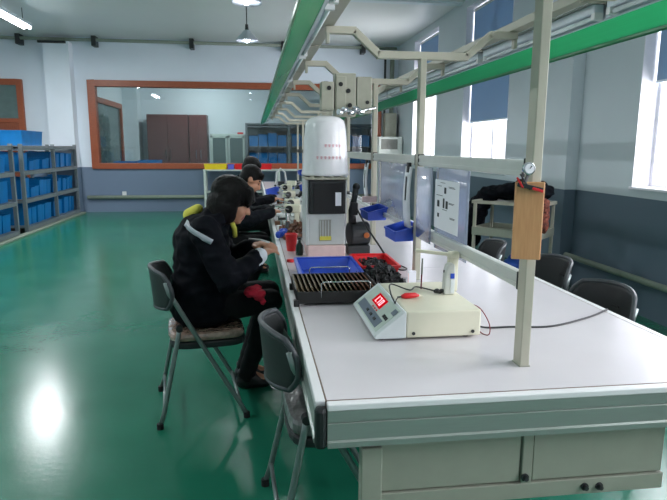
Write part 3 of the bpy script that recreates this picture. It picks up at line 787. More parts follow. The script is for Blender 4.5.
k = MB(); plate(k, .30, .60, .52, .86, .0016, .003); ds = k.build('led_display', M['led_bg'], t)
k = MB()
for j, ch in enumerate(('bc', 'abc', 'abcdef')):   # "170"
    u = .335 + j * .085; du = .05; v0, v1 = .58, .80; vm = .69; w_ = .012; h_ = .035
    seg = {'a': (u, u + du, v1 - h_, v1), 'g': (u, u + du, vm - h_ / 2, vm + h_ / 2), 'd': (u, u + du, v0, v0 + h_), 'b': (u + du - w_, u + du, vm, v1), 'c': (u + du - w_, u + du, v0, vm), 'f': (u, u + w_, vm, v1), 'e': (u, u + w_, v0, vm)}
    for c_ in ch: plate(k, *seg[c_], .0048)
plate(k, .40, .412, .575, .61, .0048)
k.build('digits', M['led'], ds)
for j in range(3):
    k = MB(); plate(k, .42 + j * .07, .45 + j * .07, .42, .47, .0016, .002); k.build('indicator', M['red_cup'], kp)
for j in range(3):
    k = MB(); plate(k, .40 + j * .14, .45 + j * .14, .22, .30, .003, .003); k.build('button', M['dark'], kp)
    k = MB(); plate(k, .78 + j * .045, .81 + j * .045, .46, .56, .0016, .003); k.build('key', M['black'], kp)
for x in (.14, .355): MB().cyl((x, -.001, .025), (x, -.004, .025), .006).build('screw', M['dark'], t)
# stand with arm
t = thing('stand_bracket', 'cream upright bracket with a side arm on the cream instrument', 'bracket', (.772, 2.16, TZT + H_))
B(-.02, .02, -.012, .012, 0, .135).build('upright', M['beige_inst'], t, .004)
B(-.022, .024, -.014, .014, .128, .16).build('head', M['beige_inst'], t, .008)
MB().bar((-.015, .0, .148), (-.135, .06, .155), .016, .013).build('arm', M['beige_inst'], t, .003)
t = thing('handheld_meter', 'silver handheld meter standing on the cream instrument', 'meter', (.742, 2.115, TZT + H_))
b = MB(); b.prism([(-.022, 0), (.02, 0), (.022, .08), (.018, .118), (.005, .125), (-.012, .118), (-.019, .09)], 'y', -.02, .018); b.build('case', M['alu'], t, .006)
B(.0, .016, -.022, -.0195, .065, .085).build('blue_badge', M['blue_royal'], t)
MB().cyl((-.021, 0, .09), (-.017, 0, .09), .006).build('button', M['dark'], t)
B(.002, .017, -.022, -.0195, .01, .06).build('front_plate', M['white_inst'], t)
t = thing('crocodile_clip', 'red crocodile clip lying on the cream instrument', 'clip', (.575, 2.06, TZT + H_), R(8))
MB().tube([(-.035, 0, .010), (-.02, 0, .012), (.02, 0, .012), (.035, 0, .010)], [.006, .011, .010, .005], 10).build('boot', M['red'], t, smooth=True)
MB().bar((-.035, 0, .01), (-.05, .004, .008), .007, .004).build('jaw', M['dark'], t); MB().tube([(.035, 0, .01), (.05, 0, .008)], .003).build('tip', M['beige_inst'], t)
t = thing('probe', 'thin red and grey test probe standing on the cream instrument', 'probe', (.66, 2.205, TZT + H_))
MB().cyl((0, 0, 0), (.001, 0, .06), .003).build('red_shaft', M['redwire'], t); MB().cyl((.001, 0, .06), (.002, 0, .125), .0045, .003).build('grip', M['ac_d'], t)
def cable(pts, r, m, lab, nm='cable', n=8):
    # Catmull-Rom
    P = [Vector(p) for p in pts]; P = [P[0] * 2 - P[1]] + P + [P[-1] * 2 - P[-2]]; out = []
    for i in range(1, len(P) - 2):
        for k_ in range(n):
            u = k_ / n
            out.append(.5 * ((2 * P[i]) + (P[i + 1] - P[i - 1]) * u + (2 * P[i - 1] - 5 * P[i] + 4 * P[i + 1] - P[i + 2]) * u * u + (3 * P[i] - P[i - 1] - 3 * P[i + 1] + P[i + 2]) * u ** 3))
    out.append(P[-2])
    return tag(MB().tube(out, r, 6).build(nm, m, smooth=True), lab, 'cable')
zt = TZT + H_ + .004
cable([(.50, 1.99, zt), (.50, 2.06, zt + .02), (.535, 2.2, zt + .02), (.60, 2.16, zt + .004), (.64, 2.2, zt + .006), (.705, 2.12, zt + .004)], .003, M['wire'], 'thin black lead looping over the cream instrument to the handheld meter')
cable([(.50, 1.985, zt), (.515, 2.03, zt + .002), (.53, 2.06, zt + .004)], .002, M['wire'], 'short black lead from the red display to the red clip')
t = thing('cable_knot', 'knotted black lead beside the handheld meter', 'cable', (.706, 2.11, TZT + H_))
kn = MB(); random.seed(3)
for j in range(5): kn.ball((random.uniform(-.012, .012), random.uniform(-.012, .012), .009 + random.uniform(0, .008)), (.011, .008, .008), 10)
kn.build('coil', M['black'], t, smooth=True)
cable([(.789, 2.0, .80), (.83, 1.98, .768), (.95, 1.98, .764), (1.1, 1.97, .764), (1.3, 2.06, .764), (1.45, 2.16, .764)], .0038, M['wire'], 'black mains cable crossing the bench top to its right edge')
cable([(.789, 2.1, .83), (.82, 2.0, .84), (.835, 1.93, .80), (.825, 1.9, .765), (.805, 1.93, .765), (.80, 1.97, .79)], .002, M['redwire'], 'thin dark red wire looping behind the cream instrument')
cable([(.62, 3.45, 1.05), (.66, 3.36, .96), (.72, 3.28, .86), (.755, 3.18, .79), (.765, 3.06, .766), (.75, 2.99, .766)], .006, M['wire'], 'black cable dropping from the machine behind the red bin')
cable([(.58, 3.40, .766), (.66, 3.30, .766), (.74, 3.14, .766), (.79, 3.02, .766), (.83, 3.06, .766), (.80, 3.2, .766)], .004, M['wire'], 'black cable lying on the bench behind the red bin')
t = thing('terminal_block', 'small white card block at the foot of the second post', 'card', (.76, 2.70, TZT))
B(-.02, .02, -.008, .008, 0, .07).build('card', M['paper'], t, .002); B(-.022, -.018, -.009, -.006, .01, .06).build('pink_edge', M['pink_tint'], t)

# ------------------------------------------------------------------ black card rack, blue tray, red bin
t = thing('card_rack', 'black antistatic rack holding a row of tan cards, with wire handles', 'rack', (.345, 2.52, TZT))
RW, RD, RH = .175, .15, .075
b = MB()
b.prism([(-RW, .02), (RW, .02), (RW + .006, RH), (RW - .002, RH), (RW - .008, .028), (-RW + .008, .028), (-RW + .002, RH), (-RW - .006, RH)], 'y', -RD, RD)
b.box(-RW, RW, -RD - .006, -RD + .004, .012, RH - .012); b.box(-RW, RW, RD - .004, RD + .006, .012, RH)
for sx in (-1, 1):
    for sy in (-1, 1): b.box(sx * RW - .012, sx * RW + .012, sy * RD - .012, sy * RD + .012, 0, .03)
b.build('tray', M['rackblk'], t, .003)
for j in range(17):
    x = -RW + .018 + j * .0205
    c = MB(); mt = Matrix.Translation((x, 0, .052)) @ Matrix.Rotation(R(-32), 4, 'Y')
    c.box(-.0025, .0025, -RD + .01, RD - .012, -.024, .030, mt); c.build('card', M['card'] if j < 12 else M['brown'], t)
for y, x0, x1 in ((-RD - .004, -.07, .14), (RD + .004, -.09, .10)):
    MB().tube([(x0, y, RH - .04), (x0, y, RH + .02), (x0 + .008, y, RH + .028), (x1 - .008, y, RH + .028), (x1, y, RH + .02), (x1, y, RH - .04)], .0028, 8).build('wire_handle', M['chrome'], t, smooth=True)
o = bpy.data.objects.new('parts_tray', bin_mesh('parts_tray', .31, .42, .06, front=.8, m=M['blue_royal'], taper=.2, lip=.016)); C.objects.link(o); o.location = (.372, 2.92, TZT + .001)
tag(o, 'wide royal blue tray between the card rack and the machine', 'tray')
o = bpy.data.objects.new('parts_bin', bin_mesh('parts_bin', .20, .34, .055, front=.95, m=M['red'], taper=.12, lip=.016)); C.objects.link(o); o.location = (.645, 3.06, TZT + .001)
tag(o, 'red bin full of small black parts right of the blue tray', 'bin')
def heap(name, n, box, size, m, lab, cat, seed, kind='stuff', z0=.0, mats=None):
    random.seed(seed); mb = MB()
    for _ in range(n):
        x = random.uniform(box[0], box[1]); y = random.uniform(box[2], box[3]); s = random.uniform(*size)
        cx, cy = (box[0] + box[1]) / 2, (box[2] + box[3]) / 2
        e = max(0, 1 - (abs(x - cx) / ((box[1] - box[0]) / 2)) ** 2 * .8 - (abs(y - cy) / ((box[3] - box[2]) / 2)) ** 2 * .5)
        z = z0 + s + random.uniform(0, box[4]) * e
        mt = Matrix.Translation((x, y, z)) @ Euler((random.uniform(0, 3), random.uniform(0, 3), random.uniform(0, 3))).to_matrix().to_4x4()
        mb.box(-s, s, -s * .45, s * .45, -s * .35, s * .35, mt)
    return tag(mb.build(name, m), lab, cat, kind=kind)
heap('black_parts', 180, (.575, .715, 2.93, 3.2, .02), (.010, .016), M['black'], 'heap of small black parts inside the red bin', 'parts', 5, z0=TZT + .012)
heap('black_bristle_parts', 300, (.53, .70, 2.62, 2.86, .06), (.012, .022), M['black_soft'], 'heap of black clip parts in front of the red bin', 'parts', 6, z0=TZT + .006)
t = thing('red_cup', 'red plastic cup at the left bench edge before the machine', 'cup', (.235, 3.72, TZT))
MB().lathe([(.001, 0), (.028, 0), (.030, .004), (.040, .105), (.044, .11), (.041, .113), (.037, .105), (.026, .01), (.001, .008)], seg=24).build('cup_body', M['red_cup'], t, smooth=True)
t = thing('blue_holder', 'small blue lump of cloth on the bench left of the red cup', 'holder', (.195, 4.22, TZT))
kb = MB(); random.seed(4)
for _ in range(9): kb.ball((random.uniform(-.03, .03), random.uniform(-.03, .03), random.uniform(.025, .06)), (.026, .024, .024), 10)
kb.build('bundle', M['blue_royal'], t, smooth=True)
MB().cyl((.03, .02, .03), (.05, .04, .12), .014).build('dark_cap', M['dark'], t)
tag(MB().lathe([(.001, 0), (.022, 0), (.022, .014), (.001, .016)], (.205, 3.35, TZT), 20).build('red_plug', M['red'], smooth=True), 'round red plug on the bench at the left end of the blue tray', 'cap')
t = thing('bottle', 'green-black bottle between the red cup and the pink-tinted box', 'bottle', (.275, 3.56, TZT))
MB().lathe([(.001, 0), (.022, 0), (.024, .005), (.024, .06), (.01, .08), (.01, .095), (.001, .096)], seg=20).build('bottle_body', mat('dark_green_glass', (20, 48, 40), .2), t, smooth=True)
MB().cyl((0, 0, .096), (0, 0, .112), .011).build('cap', M['black'], t)

# ------------------------------------------------------------------ small bench presses further along
def press(x, y, rz, lab, s=1.0, c='beige_inst'):
    t = thing('bench_press', lab, 'press', (x, y, TZT), rz, 'small hand presses along the left bench side')
    B(-.07, .07, -.06, .06, 0, .03).build('base', M['dark'], t, .004)
    B(.02, .06, -.03, .03, .03, .20).build('column', M[c], t, .006)
    B(-.06, .07, -.035, .035, .15, .215).build('head', M[c], t, .012)
    MB().cyl((-.04, 0, .15), (-.04, 0, .075), .012).build('ram', M['chrome'], t)
    MB().cyl((.06, 0, .12), (.16, .02, .12), .035, seg=18).build('motor', M['machine'], t, .006)
    MB().cyl((-.02, -.035, .18), (-.02, -.05, .18), .03, seg=18).build('hand_wheel', M['black'], t)
    MB().tube([(-.02, -.05, .18), (-.10, -.055, .20), (-.14, -.06, .205)], .006).build('lever', M['chrome'], t); MB().ball((-.14, -.06, .205), .014, 10).build('knob', M['black'], t, smooth=True)
    B(-.065, -.015, -.03, .03, .03, .045).build('die_plate', M['brown'], t)
    return t
p0_ = press(.33, 5.15, R(12), 'cream hand press on the bench in front of the seated woman')
def pcopy(x, y, rz, lab): dup(p0_, (x, y, TZT), rz, lab)
pcopy(.30, 4.62, R(-10), 'cream hand press just left of the black-fronted machine')
pcopy(.36, 6.1, R(20), 'cream hand press in front of the man in charcoal')
pcopy(.40, 7.2, R(0), 'cream hand press beyond the man in charcoal')
pcopy(.52, 8.0, R(160), 'cream hand press beside the far blue bins')
heap('mixed_parts', 150, (.20, .46, 4.15, 4.6, .07), (.012, .03), M['brown'], 'clutter of brown connector parts on the bench beside the machine', 'parts', 11, z0=TZT)
heap('pale_parts', 280, (.24, .50, 4.7, 6.2, .15), (.014, .034), M['machine'], 'clutter of pale metal parts around the hand presses', 'parts', 12, z0=TZT)
heap('dark_parts', 150, (.34, .62, 5.0, 7.0, .16), (.015, .035), M['black'], 'clutter of black cables and parts on the bench behind the presses', 'parts', 13, z0=TZT)
heap('dark_tools', 70, (.45, .9, 7.6, 9.8, .08), (.02, .05), M['dark'], 'clutter of dark tools far down the bench', 'parts', 14, z0=TZT)
fb = bin_mesh('bench_bin', .15, .17, .10, front=.6, m=M['blue_royal'])
for x, y, rz, lab in ((.26, 8.4, -1.4, 'royal blue bin on the bench in front of the far heads'), (.66, 8.7, -1.2, 'royal blue bin on the bench left of the machine column'), (.80, 9.3, -1.3, 'royal blue bin on the bench farthest from the camera')):
    o = bpy.data.objects.new('bench_bin', fb); C.objects.link(o); o.rotation_euler = (0, 0, rz); o.location = (x, y, TZT + .001); tag(o, lab, 'bin', 'royal blue bins on the bench')
for x, y, z, lab in ((.74, 8.15, 1.02, 'royal blue bin hanging just left of the milky bucket, nearer one'), (.74, 8.85, 1.02, 'royal blue bin hanging left of the milky bucket, farther one')):
    o = bpy.data.objects.new('hanging_bin', hb); C.objects.link(o); o.rotation_euler = (0, R(8), R(-78)); o.location = (x, y, z); tag(o, lab, 'bin', 'royal blue bins on the far rail')
rail(7.40, 9.6, 1.09, 1.115, 'lower white rail far down the bench, left of the milky bucket', 'edge', .008)
t = thing('fixture_stand', 'white wire fixture stand on the bench beyond the hand presses', 'stand', (.42, 9.2, TZT))
MB().tube([(-.08, 0, 0), (-.06, 0, .28), (.0, 0, .34), (.07, 0, .28), (.10, 0, 0)], .014, 8).build('frame', M['edge'], t, smooth=True)
B(-.10, .12, -.05, .05, 0, .03).build('base', M['machine'], t, .004)
B(-.04, .06, -.04, .04, .03, .14).build('block', M['dark'], t, .004)

def jig(x, y, rz, m1, m2, lab):
    t = thing('assembly_jig', lab, 'jig', (x, y, TZT), rz, 'assembly jigs among the hand presses')
    B(-.05, .05, -.035, .035, 0, .035).build('block', M[m1], t, .004)
    MB().cyl((-.02, 0, .035), (-.02, 0, .085), .012).build('post', M['chrome'], t)
    B(-.045, .03, -.012, .012, .08, .10).build('clamp_arm', M[m2], t, .003)
    MB().cyl((.03, 0, .035), (.03, 0, .06), .016).build('nut', M[m2], t)
jig(.24, 4.72, .3, 'edge', 'dark', 'small white assembly jig at the bench edge beside the blue cloth')
jig(.235, 5.02, -.4, 'brown', 'edge', 'brown assembly jig just beyond the small white one')
jig(.26, 5.62, .9, 'machine', 'brown', 'grey assembly jig by the hands of the man in charcoal')
jig(.24, 6.6, .2, 'edge', 'brown', 'white assembly jig by the hands of the farthest person')
jig(.47, 4.35, .5, 'beige_inst', 'dark', 'cream assembly jig against the left side of the machine')

# ------------------------------------------------------------------ folding chairs
def folding_chair(lab, loc, rz):
    t = thing('folding_chair', lab, 'chair', loc, rz, 'charcoal folding chairs at the bench')
    # seat
    s = MB(); n = 12
    pts = []
    for k in range(24):
        a = 2 * PI * k / 24; c, d = math.cos(a), math.sin(a); e = .45
        pts.append((.04 + .20 * math.copysign(abs(c) ** e, c), .20 * math.copysign(abs(d) ** e, d)))
    s.prism(pts, 'z', .392, .430); s.build('seat', M['chair_pl'], t, .010)
    # backrest: curved shell
    mb = MB(); bm = mb.bm; NU, NV = 16, 10; grid = []
    for i in range(NU + 1):
        row = []
        for j in range(NV + 1):
            u = -1 + 2 * i / NU; v = -1 + 2 * j / NV
            # squircle mapping for the rounded outline
            uu = u * math.sqrt(1 - .34 * v * v); vv = v * math.sqrt(1 - .30 * u * u)
            y = .225 * uu; z = .70 + .105 * vv
            x = -.232 + .10 * uu * uu - .09 * (z - .67)
            row.append(bm.verts.new((x, y, z)))
        grid.append(row)
    for i in range(NU):
        for j in range(NV): bm.faces.new((grid[i][j], grid[i + 1][j], grid[i + 1][j + 1], grid[i][j + 1]))
    loop = [grid[i][0].co.copy() for i in range(NU + 1)] + [grid[NU][j].co.copy() for j in range(1, NV + 1)] + [grid[i][NV].co.copy() for i in range(NU - 1, -1, -1)] + [grid[0][j].co.copy() for j in range(NV - 1, -1, -1)]
    bk_ = mb.build('backrest', M['chair_pl'], t, smooth=True, solid=.014)
    MB().tube(loop, .011, 8).build('rim', M['rim'], bk_, smooth=True)
    g = MB()
    for y in (0,): g.bar((-.2235, y - .025, .705), (-.2235, y + .025, .705), .006, .008)
    g.build('grip_slot', M['black_soft'], bk_)
    for sd in (-1, 1):
        y = sd * .212
        MB().tube([(-.165, y, .755), (-.15, y, .70), (-.02, y * 1.03, .46), (.20, y * 1.06, .06), (.222, y * 1.06, .012)], .0125, 10, .72).build('leg', M['tube_frame'], t, smooth=True)
        MB().tube([(-.105, y * 1.0, .52), (-.115, y * 1.0, .47), (-.20, y * 1.15, .08), (-.222, y * 1.16, .012)], .0125, 10, .72).build('leg', M['tube_frame'], t, smooth=True)
        MB().cyl((-.108, y * 1.08, .515), (-.108, y * .92, .515), .018, seg=14).build('pivot', M['black'], t, .003)
        MB().cyl((.222, y * 1.06, 0), (.222, y * 1.06, .03), .017).build('foot_cap', M['black_soft'], t)
        MB().cyl((-.222, y * 1.16, 0), (-.222, y * 1.16, .03), .017).build('foot_cap', M['black_soft'], t)
    MB().cyl((.19, -.222, .085), (.19, .222, .085), .009).build('stretcher', M['tube_frame'], t, smooth=True)
    MB().cyl((-.197, -.235, .10), (-.197, .235, .10), .009).build('stretcher', M['tube_frame'], t, smooth=True)
    return t
ch = folding_chair('charcoal folding chair under the seated woman in the black jacket', (-.31, 3.13, 0), R(8))
dup(ch, (.26, 2.05, 0), R(3), 'empty charcoal folding chair pushed under the near left bench edge')
dup(ch, (1.425, 2.39, 0), R(183), 'charcoal folding chair across the bench, nearer of the two against the window side')
dup(ch, (1.53, 3.08, 0), R(176), 'charcoal folding chair across the bench, behind the clipboard post')
dup(ch, (1.42, 3.70, 0), R(172), 'charcoal folding chair across the bench, in front of the trolley')
dup(ch, (-.32, 5.33, 0), R(4), 'charcoal folding chair under the man in charcoal')
dup(ch, (-.26, 6.62, 0), R(0), 'charcoal folding chair under the farthest seated person')
def cushion(lab, loc, rz, m, h=.05):
    mb = MB(); pts = []
    for k in range(24):
        a = 2 * PI * k / 24; c, d = math.cos(a), math.sin(a); e = .4
        pts.append((.2 * math.copysign(abs(c) ** e, c), .195 * math.copysign(abs(d) ** e, d)))
    mb.prism(pts, 'z', 0, h); o = mb.build('seat_cushion', m, bevel=.018); o.location = loc; o.rotation_euler = (0, 0, rz)
    return tag(o, lab, 'cushion', 'plastic-wrapped seat cushions')
cushion('brown cushion in crinkled clear plastic under the seated woman', (-.275, 3.13, .431), R(8), M['cushion'], .045)
cushion('grey plastic-wrapped cushion on the empty near chair', (.30, 2.05, .431), R(3), M['greycush'], .06)

# ------------------------------------------------------------------ people
SPH = [(math.sin(PI * i / 9) * math.cos(2 * PI * (k + i * .5) / 14), math.sin(PI * i / 9) * math.sin(2 * PI * (k + i * .5) / 14), math.cos(PI * i / 9)) for i in range(1, 9) for k in range(14)] + [(0, 0, 1), (0, 0, -1)]
def blob(name, prims, voxel, m, parent, smooth=6, fac=.5, rumple=0, rfreq=14):
    bm = bmesh.new()
    for p in prims:
        if p[0] == 's':
            c, r = p[1], p[2]; r = r if hasattr(r, '__len__') else (r,) * 3
            q = bmesh.ops.create_uvsphere(bm, u_segments=20, v_segments=12, radius=1)
            mt = Matrix.Translation(c) @ (p[3].to_matrix().to_4x4() if len(p) > 3 else Matrix()) @ Matrix.Diagonal((*r, 1))
            bmesh.ops.transform(bm, matrix=mt, verts=q['verts'])
        else:
            hb_ = bmesh.new()
            for c, r in ((p[1], p[3]), (p[2], p[4])):
                r = r if hasattr(r, '__len__') else (r,) * 3
                for d in SPH: hb_.verts.new((c[0] + d[0] * r[0], c[1] + d[1] * r[1], c[2] + d[2] * r[2]))
            res = bmesh.ops.convex_hull(hb_, input=hb_.verts[:], use_existing_faces=False)
            bmesh.ops.delete(hb_, geom=[v for v in hb_.verts if not v.link_faces], context='VERTS')
            bmesh.ops.recalc_face_normals(hb_, faces=hb_.faces[:])
            tm = bpy.data.meshes.new('t'); hb_.to_mesh(tm); hb_.free(); bm.from_mesh(tm); bpy.data.meshes.remove(tm)
    me = bpy.data.meshes.new('tmp'); bm.to_mesh(me); bm.free()
    o = bpy.data.objects.new('tmp', me); C.objects.link(o)
    md = o.modifiers.new('r', 'REMESH'); md.mode = 'VOXEL'; md.voxel_size = voxel
    md = o.modifiers.new('s', 'SMOOTH'); md.factor = fac; md.iterations = smooth
    dg = bpy.context.evaluated_depsgraph_get()
    me2 = bpy.data.meshes.new_from_object(o.evaluated_get(dg)); bpy.data.objects.remove(o)
    me2.name = name
    if rumple:
        from mathutils import noise
        ns = [v.normal.copy() for v in me2.vertices]
        for v, n_ in zip(me2.vertices, ns):
            q = v.co * rfreq
            v.co += n_ * rumple * ((1 - abs(noise.noise(Vector((q.x * .8, q.y * .8, q.z * 1.5))))) * 1.4 - 1.0 + .5 * noise.noise(q * 2.3))
    r = link(name, me2, None, parent, smooth=True)
    me2.materials.clear(); me2.materials.append(m)
    for p in me2.polygons: p.material_index = 0
    return r

def person(lab, loc, rz, Jt, hairstyle, jm, vox):
    V = Vector
    root = thing('person', lab, 'person', loc, rz, 'people seated at the bench')
    hc = V(Jt['head']); pitch = Jt['pitch']; yaw = Jt.get('yaw', 0)
    HM = Matrix.Translation(hc) @ Matrix.Rotation(yaw, 4, 'Z') @ Matrix.Rotation(pitch, 4, 'Y')
    rot = HM.to_euler()
    h = lambda x, y, z: tuple(HM @ V((x, y, z)))
    nb = V(Jt['neck']); chest = V(Jt['chest']); waist = V(Jt['waist']); pel = V(Jt['pelvis'])
    pr = [('s', h(-.012, 0, .03), (.096, .074, .092), rot), ('s', h(.03, 0, -.035), (.060, .058, .078), rot), ('s', h(.058, 0, -.088), (.028, .026, .022), rot),
          ('c', h(.082, 0, .012), h(.104, 0, -.028), .009, .014), ('s', h(.07, .03, .02), (.02, .024, .012), rot), ('s', h(.07, -.03, .02), (.02, .024, .012), rot),
          ('s', h(.055, .036, -.03), (.028, .024, .026), rot), ('s', h(.055, -.036, -.03), (.028, .024, .026), rot),
          ('s', h(.082, 0, -.056), (.012, .024, .007), rot), ('s', h(.080, 0, -.068), (.012, .020, .007), rot),
          ('s', h(-.012, .076, -.005), (.022, .010, .030), rot), ('s', h(-.012, -.076, -.005), (.022, .010, .030), rot),
          ('c', h(-.025, 0, -.04), tuple(nb), .052, .060),
          ('c', tuple(nb), tuple(chest), (.07, .09, .06), (.10, .15, .12)), ('c', tuple(chest), tuple(waist), (.10, .15, .12), (.10, .135, .10)), ('c', tuple(waist), tuple(pel), (.10, .135, .10), (.12, .16, .10))]
    jac = [('c', tuple(nb + V((-.02, 0, -.02))), tuple(chest), (.075, .105, .05), (.145, .185, .14)), ('c', tuple(chest), tuple(waist), (.150, .19, .14), (.155, .185, .13)), ('c', tuple(waist), tuple(pel + V((0, 0, -.01))), (.158, .19, .13), (.175, .205, .085)),
           ('c', tuple(nb + V((-.015, 0, -.03))), tuple(nb + V((.0, 0, .02))), (.085, .088, .03), (.08, .084, .03)), ('c', tuple(nb + V((-.045, -.05, .02))), tuple(nb + V((-.045, .05, .02))), (.035, .035, .045), (.035, .035, .045)), ('s', tuple(nb + V((-.012, 0, .004))), (.088, .095, .04)), ('c', tuple(nb + V((-.05, -.075, .0))), tuple(nb + V((.01, -.085, .012))), .042, .036), ('c', tuple(nb + V((-.05, .075, .0))), tuple(nb + V((.01, .085, .012))), .042, .036)]
    tr = []; sh = []
    for s, k in ((-1, 'r'), (1, 'l')):
        S, E, Wr = V(Jt['sh_' + k]), V(Jt['el_' + k]), V(Jt['wr_' + k]); aim = V(Jt['aim_' + k])
        pr += [('c', tuple(nb), tuple(S), .05, .055), ('c', tuple(S), tuple(E), .05, .04), ('c', tuple(E), tuple(Wr), .042, .028)]
        jac += [('c', tuple(nb + V((-.035, s * .03, -.035))), tuple(S), .065, .074), ('c', tuple(chest), tuple(S), .11, .076), ('c', tuple(S), tuple(E), .076, .072), ('c', tuple(E), tuple(E.lerp(Wr, .93)), .068, .050)]
        # hand: palm + five fingers
        d = (aim - Wr).normalized(); side = d.cross(V((0, 0, 1))).normalized() * (-s if False else 1); up = side.cross(d)
        pc = Wr + d * .06
        pr.append(('c', tuple(Wr), tuple(Wr + d * .085), (.024, .024, .018), (.030, .034, .016)))
        for q in range(4):
            off = side * (-.030 + .020 * q); ln = (.074, .084, .078, .060)[q]
            a = Wr + d * .088 + off; b = a + d * ln * .5 - up * .012; c_ = b + d * ln * .38 - up * .030
            pr += [('c', tuple(a), tuple(b), .0095, .0088), ('c', tuple(b), tuple(c_), .0088, .0075)]
        inn = side * (.03 if (V((0, -s, 0)).dot(side) > 0) else -.03)
        a = Wr + d * .03 + inn * .8; b = a + d * .035 + inn * .9 - up * .01; c_ = b + d * .032 - up * .012
        pr += [('c', tuple(a), tuple(b), .012, .0105), ('c', tuple(b), tuple(c_), .0105, .0085)]
        hip, kn, an = V(Jt['hip_' + k]), V(Jt['kn_' + k]), V(Jt['an_' + k])
        pr += [('c', tuple(pel), tuple(hip), .10, .085), ('c', tuple(hip), tuple(kn), .078, .052), ('c', tuple(kn), tuple(an), .050, .034), ('c', tuple(an), tuple(an + V((.11, 0, -.045))), .034, .026)]
        tr += [('c', tuple(hip + V((-.03, 0, -.0))), tuple(kn), .086, .068), ('c', tuple(kn), tuple(an + V((0, 0, -.012))), .066, .052)]
        sh += [('s', (an.x - .02, an.y, .045), (.048, .042, .045)), ('c', (an.x + .0, an.y, .040), (an.x + .115, an.y, .03), (.048, .043, .040), (.045, .040, .030)), ('c', (an.x - .005, an.y, .10), (an.x + .05, an.y, .055), (.05, .042, .03), (.05, .042, .03)), ('c', tuple(an), (an.x, an.y, .05), .046, .046)]
    body = blob('body', pr, vox, M['skin'], root, 4)
    body.data.materials.append(M['lips']); body.data.materials.append(M['hair']); body.data.materials.append(M['edge'])
    inv = HM.inverted()
    for p in body.data.polygons:
        q = inv @ p.center
        if q.x > .07 and abs(q.y) < .022 and -.074 < q.z < -.052: p.material_index = 1
        elif q.x > .055 and .016 < abs(q.y) < .05 and .026 < q.z < .036: p.material_index = 2
        elif q.x > .05 and .018 < abs(q.y) < .042 and -.002 < q.z < .006: p.material_index = 2
    jk = blob('jacket', jac, max(vox, .010), jm, root, 8, .5, .012, 11)
    blob('trousers', tr, .012, M['trousers'], root, 6, .5, .006, 14); blob('shoes', sh, .009, M['shoe'], root, 4)
    if hairstyle == 'bob':
        hp = [('s', h(-.022, 0, .045), (.112, .098, .094), rot), ('s', h(-.045, 0, -.03), (.085, .098, .10), rot),
              ('c', h(-.02, -.080, .03), h(.012, -.080, -.075), (.052, .028, .05), (.032, .020, .035)), ('c', h(-.02, .080, .03), h(.012, .080, -.075), (.052, .028, .05), (.032, .020, .035)),
              ('c', h(-.04, -.072, .0), h(-.015, -.068, -.105), (.055, .032, .05), (.045, .028, .03)), ('c', h(-.04, .072, .0), h(-.015, .068, -.105), (.055, .032, .05), (.045, .028, .03)),
              ('c', h(-.07, 0, -.03), h(-.06, 0, -.12), (.05, .085, .05), (.038, .075, .03)),
              ('c', h(.062, -.035, .075), h(.085, -.03, .03), (.03, .04, .025), (.014, .036, .014)), ('c', h(.062, .035, .075), h(.085, .03, .03), (.03, .04, .025), (.014, .036, .014))]
        hp += [('c', h(.05, .07, .04), h(.09, .062, -.04), (.03, .02, .03), (.018, .014, .02)), ('c', h(.06, .0, .09), h(.105, .02, .04), (.03, .06, .02), (.014, .05, .012))]
        rr = random.Random(5)
        for k_ in range(26):
            a_ = R(72 + 216 * k_ / 25); cx_, cy_ = math.cos(a_), math.sin(a_)
            z_ = -.105 - rr.uniform(0, .035)
            hp.append(('c', h(-.02 + .088 * cx_, .092 * cy_, -.03), h(-.022 + .078 * cx_, .088 * cy_, z_), .020, .009))
        for k_ in range(7):
            y_ = -.06 + .02 * k_
            hp.append(('c', h(.06, y_, .085), h(.098 - abs(y_) * .3, y_ * 1.05, .022 - rr.uniform(0, .02)), .018, .008))
        blob('hair', hp, .007, M['hair'], root, 4, .5, .0025, 40)
    else:
        hp = [('s', h(-.022, 0, .052), (.102, .083, .084), rot), ('s', h(-.055, 0, .0), (.062, .078, .075), rot),
              ('c', h(.05, -.04, .085), h(.072, -.03, .062), (.03, .035, .02), (.016, .03, .012)), ('c', h(.05, .04, .085), h(.072, .03, .062), (.03, .035, .02), (.016, .03, .012)),
              ('c', h(.0, -.07, .05), h(.008, -.075, .015), (.03, .014, .03), (.016, .008, .015)), ('c', h(.0, .07, .05), h(.008, .075, .015), (.03, .014, .03), (.016, .008, .015))]
        blob('hair', hp, .010, M['hair'], root, 3)
    return root, jk

def stripe(jk, pts, wd, m, name, parent, dirv=(0, 1, 0), lift=.004):
    """ribbon laid on the jacket surface: points (x,z) in person space looked up along +Y"""
    bvh = BVHTree.FromPolygons([v.co.copy() for v in jk.data.vertices], [p.vertices[:] for p in jk.data.polygons])
    mb = MB(); prev = None; N = 14
    a, b = Vector(pts[0]), Vector(pts[1]); d = (b - a).normalized(); pn = Vector((-d.y, d.x))
    for i in range(N + 1):
        c = a.lerp(b, i / N); row = []
        for e in (-1, 0, 1):
            q = c + pn * e * wd / 2
            hit = bvh.ray_cast(Vector((q.x, -1.2, q.y)), Vector((0, 1, 0)))
            if hit[0] is None: row = None; break
            row.append(mb.bm.verts.new(hit[0] + hit[1] * lift))
        if row and prev:
            for j in range(2): mb.bm.faces.new((prev[j], prev[j + 1], row[j + 1], row[j]))
        prev = row
    return mb.build(name, m, parent, smooth=True, solid=.003)

